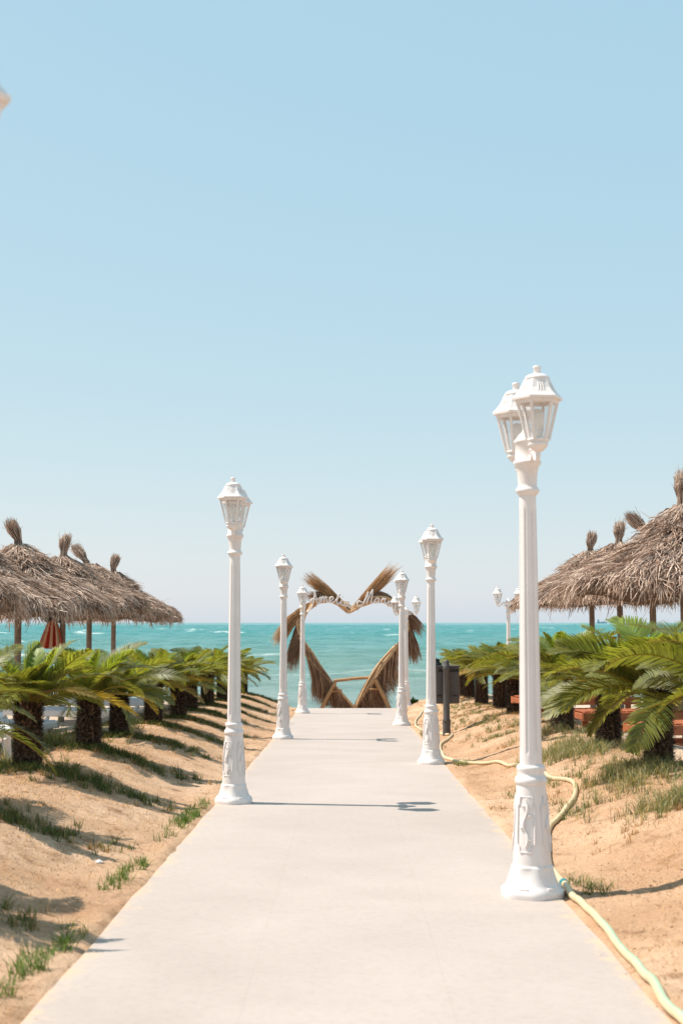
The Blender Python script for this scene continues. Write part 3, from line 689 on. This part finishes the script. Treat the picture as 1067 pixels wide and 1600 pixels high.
def bundle(spines, n, r0, r1, mat, seed, w=(0.006, 0.014)):
    """straws following a spine from a tight root to a flared tip"""
    r = np.random.default_rng(seed); Ps = []
    sp = np.array([tuple(W_(*q) + off) for q in spines]); m = len(sp); tk = np.linspace(0, 1, m); K = 6
    e = unit(r.normal(0, 1, (n, 3))) * (r.random((n, 1)) ** 0.5); e[:, 1] *= 0.8
    t0 = r.uniform(0, 0.45, n); t1 = r.uniform(0.72, 1.06, n)
    for q in np.linspace(0, 1, K):
        tt = t0 + (t1 - t0) * q; c = np.stack([np.interp(tt, tk, sp[:, k]) for k in range(3)], 1)
        ex = np.clip(tt - 1, 0, 1)[:, None] * (sp[-1] - sp[-2]) * (m - 1)
        rad = (r0 + (r1 - r0) * np.clip(tt, 0, 1.1) ** 1.7)[:, None]
        Ps.append(c + ex + e * rad + r.normal(0, 0.006, (n, 3)))
    P = np.stack(Ps, 1); Wd = np.repeat(r.uniform(*w, n)[:, None], K, 1) * np.array([.8, 1, 1, .9, .7, .3])
    side = unit(np.cross(unit(P[:, -1] - P[:, 0]), r.normal(0, 1, (n, 3)))); V, F = ribbons(P, Wd, side)
    return link('reed_bundle', np_mesh('reed_bundle', V, F, mat), arch)
bundle([(545, 956), (527, 938), (507, 921), (482, 903)], 620, 0.09, 0.19, M_reed, 1)
bundle([(538, 948), (520, 937), (500, 930), (482, 932)], 380, 0.07, 0.15, M_reed_dk, 2)
bundle([(551, 954), (566, 938), (586, 918), (614, 890)], 620, 0.09, 0.22, M_reed, 3)
bundle([(625, 955), (612, 940), (600, 932), (582, 927)], 360, 0.07, 0.15, M_reed_dk, 4)
bundle([(492, 942), (474, 953), (455, 970), (434, 1000)], 850, 0.09, 0.22, M_reed, 5)
bundle([(474, 958), (466, 985), (461, 1010), (455, 1042)], 850, 0.09, 0.24, M_reed_dk, 6)
bundle([(622, 950), (634, 958), (644, 968), (656, 986)], 650, 0.09, 0.19, M_reed_dk, 7)
bundle([(634, 970), (640, 990), (645, 1010), (647, 1030)], 850, 0.09, 0.22, M_reed_dk, 8)
def skirt(a, b, n, tipf, mat, seed):
    """straws bound along the leaning beam and hanging outward below it"""
    r = np.random.default_rng(seed); t = r.random(n); A = np.array(a, float); B = np.array(b, float)
    q0 = A + (B - A) * t[:, None]; q2 = np.array([tipf(u, r) for u in t]); q1 = q0 * .45 + q2 * .55 + (B - A) * 0.07
    f = lambda Q: np.array([tuple(W_(x, y) + off) for x, y in Q])
    P = np.stack([f(q0), f(q0 * .7 + q1 * .3), f(q1), f(q2)], 1); P[:, :, 1] += (r.normal(0, 0.06, n))[:, None] + r.normal(0, 0.012, P.shape[:2]); P[:, 1:, :] += r.normal(0, 0.01, (n, 3, 3))
    Wd = np.repeat(r.uniform(0.007, 0.018, n)[:, None], 4, 1) * np.array([1, 1, .9, .35])
    side = unit(np.cross(unit(P[:, -1] - P[:, 0]), r.normal(0, 1, (n, 3)) + np.array([0, 1.5, 0]))); V, F = ribbons(P, Wd, side)
    return link('reed_skirt', np_mesh('reed_skirt', V, F, mat), arch)
skirt((474, 1003), (549, 1106), 1500, lambda u, r: (484 + 62 * u + r.normal(0, 3) + 5 * (1 - u), min(1118, 1084 + 36 * u + r.normal(0, 8))), M_reed_dk, 21)
skirt((624, 1005), (556, 1106), 700, lambda u, r: (626 - 52 * u + r.normal(0, 3), min(1118, 1062 + 58 * u + r.normal(0, 7))), M_reed_dk, 22)
skirt((590, 1052), (556, 1104), 500, lambda u, r: (608 - 44 * u + r.normal(0, 3), min(1120, 1108 + 6 * u + r.normal(0, 5))), M_reed_dk, 24)
m = MB(); m.tube([W_(521, 1064) + off, W_(555, 1060) + off, W_(589, 1058) + off], 0.042, 10); m.build('crossbar', M_stick, arch)
m = MB(); m.tube([W_(524, 1066, HY - .16) + off, W_(513, 1086, HY - .2) + off, W_(500, 1112, HY - .25) + off], 0.05, 8); m.build('strut', M_stick, arch)
m = MB(); m.tube([W_(586, 1062, HY - .16) + off, W_(598, 1086, HY - .2) + off, W_(612, 1114, HY - .25) + off], 0.055, 8); m.build('strut', M_stick, arch)
m = MB(); m.tube([W_(514, 1081, HY - .17) + off, W_(534, 1079, HY - .1) + off], 0.026, 8); m.build('brace', M_stick, arch)
m = MB(); m.tube([W_(577, 1077, HY - .1) + off, W_(594, 1077, HY - .17) + off], 0.026, 8); m.build('brace', M_stick, arch)
# the two white cut-out names fixed to the arch
def T_(q): return W_(475 + q[0] / 6.67, 900 + q[1] / 6.67, HY - 0.16)
AM = [[(30, 375), (62, 350), (90, 300), (106, 235), (113, 165)], [(113, 165), (127, 230), (140, 285), (152, 298)], [(70, 262), (85, 240), (128, 244), (155, 232)],
      [(155, 290), (165, 235), (172, 226), (176, 280)], [(176, 272), (190, 228), (204, 224), (206, 278)], [(206, 270), (222, 226), (236, 224), (238, 272), (262, 264)],
      [(262, 264), (300, 242), (300, 222), (278, 222), (266, 252), (284, 278), (314, 268)], [(314, 268), (346, 238), (374, 196), (364, 188), (346, 240), (343, 284), (362, 292)],
      [(362, 292), (386, 262), (396, 242)], [(396, 242), (386, 285), (400, 303), (418, 292)], [(403, 216), (407, 222)],
      [(458, 262), (434, 262), (421, 290), (434, 316), (453, 300), (464, 264), (458, 306), (472, 324), (496, 312)]]
MA = [[(602, 276), (572, 262), (552, 290), (572, 316), (606, 300), (640, 240), (669, 162)], [(669, 162), (663, 230), (650, 287)], [(650, 287), (690, 192), (717, 138)], [(717, 138), (708, 210), (697, 272), (714, 282), (738, 262)],
      [(776, 235), (753, 232), (738, 258), (749, 282), (771, 264), (784, 234), (776, 270), (791, 280), (806, 264)], [(806, 264), (820, 236), (832, 242), (847, 238), (839, 276), (852, 292)], [(852, 292), (886, 262), (882, 286), (899, 302), (881, 314), (866, 300)]]
for strokes, lab in ((AM, 'white script lettering reading Amelia on the left lobe of the heart arch'), (MA, 'white script lettering beginning Mar on the right lobe of the heart arch')):
    m = MB()
    for st in strokes: m.tube(smooth_path([T_(q) for q in st], 6), 0.019, 8)
    o = m.build('name_lettering', M_white); tag(o, lab, 'lettering')
    c = sum((v.co for v in o.data.vertices), Vector()) / len(o.data.vertices); o.data.transform(Matrix.Translation(-c)); o.location = c

# ------------------------------------------------------------------ litter bin
bx, by = 1.56, 22.6
root = empty('litter_bin', (bx, by, gz(bx, by) - 0.01), 0.12); tag(root, 'dark grey litter bin hung on a grey post behind the right hand path lamp', 'litter bin')
m = MB(); m.lathe([(0.062, 0), (0.062, 0.20), (0.058, 0.215), (0.066, 0.222), (0.066, 0.245), (0.052, 0.27), (0.050, 1.02), (0.056, 1.03), (0.056, 1.10), (0.050, 1.105), (0.048, 1.16), (0.036, 1.185), (0.010, 1.195)], 24); m.build('post', M_grey, root)
m = MB(); m.box((0.03, 0.20, 0.795), (0.40, 0.24, 0.60), bev=0.035); m.box((0.03, 0.20, 0.60), (0.412, 0.252, 0.018), bev=0.006); m.box((0.03, 0.20, 0.655), (0.412, 0.252, 0.012), bev=0.004)
m.box((0.03, 0.20, 1.085), (0.42, 0.26, 0.03), bev=0.008)
bin_b = m.build('bin_body', M_grey, root)
m = MB(); m.box((0.05, 0.20, 1.02), (0.33, 0.246, 0.055), bev=0.01)
m.build('opening', M_black, bin_b)
for k in (-0.09, 0.03, 0.15): m = MB(); m.box((k, 0.078, 0.628), (0.07, 0.01, 0.018)); m.build('slot', M_black, bin_b)
m = MB(); m.tube([(0, 0.05, 1.0), (0, 0.10, 1.0)], 0.03, 8); m.tube([(0, 0.05, 0.62), (0, 0.10, 0.62)], 0.03, 8); m.build('bracket', M_grey, root)
m = MB(); r_ = np.random.default_rng(5)
m.lathe([(0.02, -0.06), (0.07, -0.04), (0.09, 0.0), (0.075, 0.05), (0.045, 0.08), (0.055, 0.11), (0.02, 0.13)], 16, c=(-0.13, 0.17, 1.08), rfun=lambda a, z: 1 + 0.22 * math.sin(5 * a + z * 40)); m.build('bin_liner', M_black, root)

# ------------------------------------------------------------------ hose
def g3(x, y, r=0.016): return Vector((x, y, (max(gz(x, y), path_z(y)) if abs(x) < PATH_HALF + .03 else gz(x, y)) + r))
def hose(name, pts, rad, lab, stripe=True):
    pl = smooth_path([g3(x, y, rad) for x, y in pts], 14)
    pl = [Vector((p.x, p.y, g3(p.x, p.y, rad * 0.95).z)) for p in pl]
    m = MB(); m.tube(pl, rad, 12); me = m.mesh(name, M_hose); n = len(me.vertices); t = np.zeros((n, 3)); t[:] = (0.64, 0.52, 0.32)
    k = np.arange(n) % 12
    if stripe:
        for j in (9,): t[(k == j) & (np.arange(n) // 12 < 74)] = (0.30, 0.55, 0.38)
    at = me.attributes.new('tint', 'FLOAT_COLOR', 'POINT'); at.data.foreach_set('color', np.concatenate([t, np.ones((n, 1))], 1).astype(np.float32).ravel())
    o = link(name, me); tag(o, lab, 'hose'); return o, pl
HOSE_A = [(1.30, 0.6), (1.26, 2.6), (1.235, 4.2), (1.18, 5.22), (1.20, 5.98), (1.22, 6.78), (1.205, 7.53), (1.20, 7.96), (1.215, 8.6), (1.30, 9.4), (1.47, 10.52), (1.65, 11.02), (1.80, 11.47), (1.94, 12.27), (1.96, 12.78), (1.90, 13.5), (1.83, 14.8), (1.72, 16.0), (1.52, 16.5), (1.35, 17.11), (1.235, 17.6), (1.23, 18.63), (1.32, 20.41), (1.53, 21.6), (1.62, 22.15)]
ho, hp = hose('garden_hose', HOSE_A, 0.020, 'cream garden hose with green stripe snaking along the right path edge')
def fitting(i):
    p = hp[i]; t = (hp[i + 1] - hp[i - 1]).normalized(); m = MB(); m.tube([p - t * 0.035, p - t * 0.02, p + t * 0.02, p + t * 0.035], [0.0215, 0.026, 0.026, 0.0215], 12); m.build('hose_fitting', M_teal, ho)
fitting(7 * 14 + 2); fitting(15 * 14 + 4)
HOSE_B = [(1.58, 22.3), (1.42, 23.4), (1.29, 24.27), (1.24, 25.41), (1.26, 26.6), (1.38, 28.6), (1.62, 30.8)]
hose('garden_hose', HOSE_B, 0.019, 'far stretch of cream hose curling behind the lamp near the heart arch', False)

# ------------------------------------------------------------------ loungers
def make_lounger(mat, wooden):
    root = empty('sun_lounger', (0, 0, 0)); m = MB()
    h = 0.30; bev = 0.008 if wooden else 0.015
    for s in (-1, 1):
        m.box((s * 0.31, 0, h), (0.05 if not wooden else 0.045, 1.90, 0.09 if not wooden else 0.11), bev=bev)
    m.box((0, -0.93, h), (0.57, 0.045, 0.08), bev=bev); m.box((0, 0.93, h), (0.57, 0.045, 0.08), bev=bev)
    if wooden: 
        for s in (-1, 1): m.box((s * 0.31, 0, 0.12), (0.04, 1.5, 0.07), bev=bev)
    m.build('frame', mat, root)
    for sx in (-1, 1):
        for sy in (-0.75, 0.75):
            m = MB()
            if wooden: m.box((sx * 0.27, sy, 0.127), (0.035, 0.09, 0.255), bev=0.005)
            else: m.tube(smooth_path([(sx * 0.30, sy - 0.10, 0.26), (sx * 0.31, sy - 0.03, 0.14), (sx * 0.315, sy, 0.0)], 4), [0.035] * 9, 8)
            m.build('leg', mat, root)
    m = MB()
    for k in range(13): m.box((0, -0.88 + k * 0.095, h + (0.045 if not wooden else 0.06)), (0.56, 0.07, 0.022), bev=0.004)
    m.build('seat', mat, root)
    m = MB(); q = Matrix.Rotation(R(38), 3, 'X'); o = Vector((0, 0.36, h + 0.055))
    for k in range(7): m.box(o + q @ Vector((0, 0.05 + k * 0.095, 0)), (0.56, 0.07, 0.022), q, bev=0.004)
    for s in (-1, 1): m.box(o + q @ Vector((s * 0.26, 0.33, -0.025)), (0.04, 0.68, 0.03), q)
    for s in (-1, 1): m.bar(o + q @ Vector((s * 0.24, 0.5, -0.03)), (s * 0.24, 0.86, h), 0.025)
    m.build('backrest', mat, root)
    return root
wl = make_lounger(M_chair, False); rl = make_lounger(M_redwood, True)
for pr, spots, grp in ((wl, [(-3.62, 13.9, 0.25, 'white plastic sun lounger cut by the left picture edge, nearest the camera'), (-4.55, 17.6, 1.35, 'white plastic sun lounger left of the nearest cycad trunk, below a brown cushion'),
                             (-4.1, 20.2, 1.2, 'white plastic sun lounger between the first and second cycad trunks on the left'), (-4.3, 24.5, 1.4, 'white plastic sun lounger in shade behind the third left cycad')], 'white loungers under the left umbrellas'),
                       (rl, [(4.15, 16.4, -1.25, 'red brown wooden sun lounger at the right picture edge behind the big cycad'), (3.95, 19.0, -1.45, 'red brown wooden sun lounger behind the short cycad in tall grass'),
                             (3.55, 22.3, -1.3, 'red brown wooden sun lounger just right of the big lamp post'), (4.2, 25.6, -1.35, 'red brown wooden sun lounger farthest back on the right')], 'wooden loungers under the right umbrellas')):
    for i, (x, y, rz, lab) in enumerate(spots):
        o = pr if i == 0 else copy_tree(pr)
        o.location = (x, y, gz(x, y)); o.rotation_euler = (0, 0, rz); tag(o, lab, 'sun lounger', grp)
# brown cushion leaning on a lounger, stones, post
m = MB(); m.box((0, 0, 0.16), (0.62, 0.12, 0.36), Matrix.Rotation(R(-18), 3, 'X'), bev=0.045); o = m.build('cushion', M_cushion)
o.location = (-4.55, 17.25, gz(-4.55, 17.3) + 0.35); o.rotation_euler = (0, 0, 0.1); tag(o, 'brown canvas cushion propped on the white lounger at left', 'cushion')
import bmesh
def stone(x, y, s, lab, seed):
    bm = bmesh.new(); bmesh.ops.create_icosphere(bm, subdivisions=3, radius=1); r = random.Random(seed); ph = [r.uniform(0, 6) for _ in range(6)]
    for v in bm.verts:
        c = v.co; k = 1 + 0.16 * math.sin(2.2 * c.x + ph[0]) + 0.14 * math.sin(3.1 * c.y + ph[1]) + 0.08 * math.sin(6 * c.z + 4 * c.x + ph[2])
        v.co = Vector((c.x * k * s, c.y * k * s * 0.8, c.z * k * s * 0.62))
    me = bpy.data.meshes.new('stone'); bm.to_mesh(me); bm.free(); me.materials.append(M_stone); o = link('stone', me); o.location = (x, y, gz(x, y) + s * 0.25); tag(o, lab, 'stone', 'pale stones by the right loungers')
stone(3.35, 13.75, 0.14, 'pale pinkish stone at the right picture edge beside the big cycad trunk', 1)
stone(3.15, 15.9, 0.12, 'pale stone behind the drooping fronds of the big right cycad', 2)
m = MB(); m.box((0, 0, 0.66), (0.09, 0.09, 1.34), bev=0.008); m.box((0, 0, 1.345), (0.12, 0.12, 0.03), bev=0.006); o = m.build('wooden_post', M_redwood); o.location = (4.0, 21.6, gz(4.0, 21.6) - 0.02); tag(o, 'orange brown wooden post standing up behind the right cycad fronds', 'post')
# striped towel and black bag hanging on an umbrella pole
ty = 24.3; tx = -4.85
nu, nv = 72, 26; V = []; T = []
top = W_(84, 964, ty - 0.06); bot = W_(80, 1014, ty - 0.06)
for j in range(nv):
    v = j / (nv - 1); wid = 0.07 + 0.36 * v ** 0.75
    for i in range(nu):
        u = i / (nu - 1) * 2 - 1; fold = (math.sin(u * 13 + 0.6) + 0.5 * math.sin(u * 29 + 2 * v)) * 0.03 * (0.3 + v) + 0.05 * math.cos(u * 1.5)
        V.append((top.x * (1 - v) + bot.x * v + u * wid * 0.5, ty - 0.07 - fold, top.z * (1 - v) + bot.z * v + 0.05 * u * u * v))
        st = int((u + 1) * 6) % 4; T.append(((0.42, 0.03, 0.02), (0.66, 0.46, 0.33), (0.66, 0.44, 0.30), (0.50, 0.09, 0.045))[st])
V = np.array(V); me = np_mesh('beach_towel', np.concatenate([V, V + np.array([0, 0.012, 0])]), np.concatenate([grid_faces(nv, nu), grid_faces(nv, nu)[:, ::-1] + len(V)]), M_towel, tint=np.concatenate([np.array(T), np.array(T)]), smooth=True)
c = V.mean(0); me.transform(Matrix.Translation(-Vector(c))); o = link('beach_towel', me); o.location = c; tag(o, 'red and beige striped towel hanging from an umbrella pole at left', 'towel')
m = MB()
for px, py, s in ((75, 957, .13), (92, 959, .12)):
    p = W_(px, py, ty - 0.1); m.lathe([(0.02, -s * 1.3), (s * .8, -s * .8), (s, 0), (s * .75, s * .7), (0.03, s * 1.1)], 18, c=p, rfun=lambda a, z: 1 + .12 * math.sin(4 * a + z * 20))
m.tube([W_(70, 946, ty - .1), W_(83, 940, ty - .1), W_(97, 946, ty - .1)], 0.02, 8)
o = m.build('hanging_bag', M_black); c = sum((v.co for v in o.data.vertices), Vector()) / len(o.data.vertices); o.data.transform(Matrix.Translation(-c)); o.location = c; tag(o, 'black bags hanging above the striped red towel under the thatch', 'bag')

# ------------------------------------------------------------------ far ship
sd = 9000.0; sx_ = (938 - 542.6) / 2222 * sd
root = empty('cargo_ship', (sx_, sd, SEA), 0); tag(root, 'tiny hazy blue cargo ship on the horizon at right', 'ship')
m = MB(); L_ = 30
m.add([(-L_, -5, -1), (L_, -5, -1), (L_ + 5, 0, 9), (L_ - 3, -6, 7.5), (-L_ - 1, -6, 7.5), (-L_, 5, -1), (L_, 5, -1), (L_ - 3, 6, 7.5), (-L_ - 1, 6, 7.5)],
      [(0, 1, 3, 4), (1, 2, 3), (5, 8, 7, 6), (6, 7, 2), (4, 3, 7, 8), (3, 2, 7), (0, 4, 8, 5), (1, 6, 2)]); m.build('hull', M_ship, root)
m = MB(); m.box((-22, 0, 13), (12, 9, 12)); m.box((-22, 0, 20.5), (8, 7, 3)); m.bar((-24, 0, 21), (-24, 0, 29), 2); m.build('superstructure', M_ship, root)
m = MB(); m.bar((0, 0, 7), (0, 0, 19), 1.3); m.bar((16, 0, 7), (16, 0, 17), 1.3); m.box((8, 0, 9), (24, 8, 3)); m.build('cargo_gear', M_ship, root)

# ------------------------------------------------------------------ grass
def blades(pos, hmin, hmax, w, cols, seed, lean=0.75):
    r = np.random.default_rng(seed); n = len(pos); z = ground_z(pos[:, 0], pos[:, 1]) - 0.004
    h = r.uniform(hmin, hmax, n); a = r.uniform(0, 6.283, n); l = h * r.uniform(0.1, lean * 2, n); d = np.stack([np.cos(a), np.sin(a), 0 * a], 1)
    p0 = np.stack([pos[:, 0], pos[:, 1], z], 1); p1 = p0 + d * (l * .35)[:, None] + np.stack([0 * h, 0 * h, h * .6], 1); p2 = p0 + d * l[:, None] + np.stack([0 * h, 0 * h, h * .95], 1)
    Wd = np.repeat((w * r.uniform(.7, 1.4, n))[:, None], 3, 1) * np.array([1, .8, .15]); b = a + r.normal(1.57, .5, n)
    V, F = ribbons(np.stack([p0, p1, p2], 1), Wd, np.stack([np.cos(b), np.sin(b), 0 * b], 1))
    k = r.integers(0, len(cols), n); c = np.array(cols)[k] * r.uniform(.7, 1.3, (n, 1)); return V, F, np.repeat(c, 6, 0)
def cloud(cx, cy, sx, sy, n, r):
    k = max(2, n // 16); c = np.stack([cx + r.normal(0, sx, k), cy + r.normal(0, sy, k)], 1); j = r.integers(0, k, n)
    return c[j] + r.normal(0, 0.022, (n, 2)) * r.uniform(0.4, 1.3, (k, 1))[j]
def cloud_even(cx, cy, sx, sy, n, r): return np.stack([cx + r.normal(0, sx, n), cy + r.normal(0, sy, n)], 1)
r = np.random.default_rng(77)
GREEN = [(0.06, 0.10, 0.02), (0.09, 0.13, 0.03), (0.05, 0.085, 0.02), (0.13, 0.15, 0.05)]
GREY = [(0.22, 0.235, 0.125), (0.16, 0.19, 0.085), (0.31, 0.28, 0.16), (0.12, 0.15, 0.06), (0.40, 0.31, 0.18)]
DRY = [(0.40, 0.24, 0.12), (0.30, 0.17, 0.08), (0.50, 0.33, 0.18), (0.24, 0.15, 0.07)]
parts = []; sets = []
def keep(p): return p[(np.abs(p[:, 0]) > 1.19) & (p[:, 1] > 3.2)]
gp = []
for (x, y) in cyc_pos:
    if x < 0: gp.append(cloud(x + 0.30, y - 0.12, 0.40, 0.14, 3400, r)); gp.append(cloud(x - 0.1, y - 0.05, 0.25, 0.25, 700, r))
sets.append((np.concatenate(gp), 0.025, 0.09, 0.0042, GREEN + [(0.2, 0.16, 0.07)], 1))
dp = np.concatenate([cloud(x + 0.30 * (1 if x < 0 else -1), y - 0.2, 0.45, 0.28, 700, r) for x, y in cyc_pos])
sets.append((dp, 0.02, 0.065, 0.0035, DRY, 8))
# strip of green along the left path edge
st = []
for (x, y, n, sx, sy) in ((-1.27, 10.9, 700, .04, .35), (-1.25, 11.6, 600, .035, .3), (-1.28, 9.0, 260, .03, .15), (-1.33, 8.3, 420, .04, .22), (-1.27, 6.35, 500, .035, .25), (-1.33, 5.85, 420, .04, .25), (-1.36, 5.3, 300, .04, .25), (-1.25, 12.3, 200, .04, .3)):
    st.append(cloud(x, y, sx, sy, int(n * .6), r))
sets.append((np.concatenate(st), 0.02, 0.075, 0.0038, [(0.10, 0.17, 0.03), (0.13, 0.19, 0.045), (0.08, 0.13, 0.03)], 2))
# grey-green tall grass among the right hand cycads
gg = []
for (x, y, n, sx, sy) in ((2.25, 15.0, 2600, .20, .45), (2.5, 14.6, 1500, .25, .4), (2.35, 12.0, 1600, .16, .4), (2.15, 11.3, 900, .16, .3), (2.55, 12.0, 900, .2, .4), (2.2, 9.9, 1500, .16, .22), (2.55, 10.0, 1600, .16, .2), (2.45, 17.6, 900, .25, .4), (2.3, 20.3, 500, .2, .4), (2.75, 16.2, 800, .3, .4)):
    gg.append(cloud(x, y, sx * 1.1, sy, int(n * .75), r))
sets.append((np.concatenate(gg), 0.035, 0.15, 0.0042, GREY, 3, 0.75))
g3_ = []
for (x, y, n, sx, sy) in ((1.33, 7.95, 220, .05, .12), (1.36, 16.9, 260, .06, .12), (1.95, 19.2, 420, .16, .12), (1.75, 11.0, 260, .12, .18), (1.6, 11.4, 160, .1, .14), (1.95, 24.5, 700, .2, .6), (2.2, 22.6, 800, .2, .5), (2.3, 27.5, 600, .2, .8), (2.2, 29.5, 500, .2, .8), (1.22, 23.5, 120, .05, .3), (1.9, 13.2, 500, .22, .25)):
    g3_.append(cloud(x, y, sx, sy, n, r))
sets.append((np.concatenate(g3_), 0.025, 0.08, 0.0042, GREY + GREEN[:2], 4))
sets.append((np.concatenate([cloud(-3.4, 15.2, .35, .5, 1600, r), cloud(-3.3, 12.3, .3, .4, 500, r), cloud(-3.2, 18, .3, .6, 700, r)]), 0.05, 0.16, 0.005, [(0.22, 0.21, 0.07), (0.32, 0.25, 0.11), (0.14, 0.16, 0.05)], 6))
Vs, Fs, Ts = [], [], []; nb = 0
for p, a, b, w, cols, sd_, *ln in sets:
    V, F, T = blades(keep(p), a, b, w, cols, sd_, *ln); Vs.append(V); Fs.append(F + nb); Ts.append(T); nb += len(V)
tag(link('grass', np_mesh('grass', np.concatenate(Vs), np.concatenate(Fs), M_grass, tint=np.concatenate(Ts))), 'green and grey green grass growing in patches on the sand banks', 'grass', kind='stuff')
# dry, short, straw coloured grass over the banks
n = 320000; yy = 3.4 + 34 * r.random(n) ** 1.6; xx = (1.22 + np.abs(r.normal(0.9, 0.75, n))) * np.sign(r.random(n) - 0.5); p = np.stack([xx, yy], 1)
dens = 0.5 + 0.5 * np.sin(3.1 * xx + 1.3 * yy + 1.0) * np.sin(1.9 * yy - 2.2 * xx); near = np.exp(-((np.abs(xx) - 2.6) / 0.55) ** 2)
p = p[r.random(n) < np.clip(dens * 0.30 + near * 0.55, 0.03, 1)]; p = p[np.abs(p[:, 0]) < 3.7]
V, F, T = blades(keep(p), 0.006, 0.026, 0.0032, DRY + [(0.55, 0.37, 0.22), (0.48, 0.31, 0.18)], 9, 1.6)
tag(link('dry_grass', np_mesh('dry_grass', V, F, M_grass, tint=T)), 'short straw coloured dead grass scattered over the sand banks', 'dry grass', kind='stuff')
# soil crumbs and bits of dead leaf lying about
n = 5200; yy = 3.6 + 26 * r.random(n) ** 1.8; xx = (1.10 + np.abs(r.normal(0.35, 0.8, n))) * np.sign(r.random(n) - 0.5)
k_ = (np.abs(xx) > 1.19) | (r.random(n) < 0.25); xx, yy = xx[k_], yy[k_]; n = len(xx)
zz = np.where(np.abs(xx) < 1.16, path_z(yy), ground_z(xx, yy)); s_ = r.uniform(0.002, 0.009, n) * np.where(np.abs(xx) < 1.19, 0.5, 1); q = r.normal(0, 1, (n, 4, 3)) * s_[:, None, None]
q[..., 2] = np.abs(q[..., 2]) * 0.5; q += np.stack([xx, yy, zz], 1)[:, None, :]
F = (np.arange(n) * 4)[:, None, None] + np.array([[0, 1, 2], [0, 2, 3], [0, 3, 1], [1, 3, 2]])[None]
tt = np.array([(0.30, 0.17, 0.09), (0.18, 0.10, 0.06), (0.44, 0.28, 0.17), (0.55, 0.42, 0.30)])[r.integers(0, 4, n)]
tag(link('soil_crumbs', np_mesh('soil_crumbs', q.reshape(-1, 3), F.reshape(-1, 3), M_towel, tint=np.repeat(tt, 4, 0))), 'crumbs of soil and dead leaf scattered on the sand banks', 'soil', kind='stuff')
# small plant at the end of the right bank, two scraps of litter
def tuft_plant(x, y, s, lab):
    r2 = np.random.default_rng(3); n = 130; P0 = np.zeros((n, 3)); a = r2.uniform(0, 6.28, n); e = r2.uniform(.2, 1.4, n); L = s * r2.uniform(.5, 1, n)
    d = np.stack([np.cos(a) * np.cos(e), np.sin(a) * np.cos(e), np.sin(e)], 1); P = np.stack([P0 + d * .02, d * L[:, None] * .55, d * L[:, None] - np.array([0, 0, .02])], 1)
    Wd = np.repeat(np.full((n, 1), .035 * s / .2), 3, 1) * np.array([.3, 1, .1]); V, F = ribbons(P, Wd, unit(np.cross(d, r2.normal(0, 1, (n, 3)))))
    o = link('small_plant', np_mesh('small_plant', V, F, M_leaf, tint=np.tile([[.05, .10, .025]], (len(V), 1)))); o.location = (x, y, gz(x, y)); tag(o, lab, 'plant')
tuft_plant(1.72, 37.2, 0.22, 'small dark green plant on the sand edge before the sea')
def scrap(x, y, s, lab):
    bm = bmesh.new(); bmesh.ops.create_icosphere(bm, subdivisions=2, radius=s); q = random.Random(int(x * 100))
    for v in bm.verts: v.co *= q.uniform(.6, 1.2); v.co.z *= .6
    me = bpy.data.meshes.new('paper_scrap'); bm.to_mesh(me); bm.free(); me.materials.append(M_paper); o = link('paper_scrap', me); o.location = (x, y, gz(x, y) + s * .4); tag(o, lab, 'litter', 'paper scraps on the left bank')
scrap(-1.52, 8.85, .022, 'white paper scrap in the middle of the left sand bank')
scrap(-1.42, 5.75, .022, 'white paper scrap in the grass near the bottom left corner')
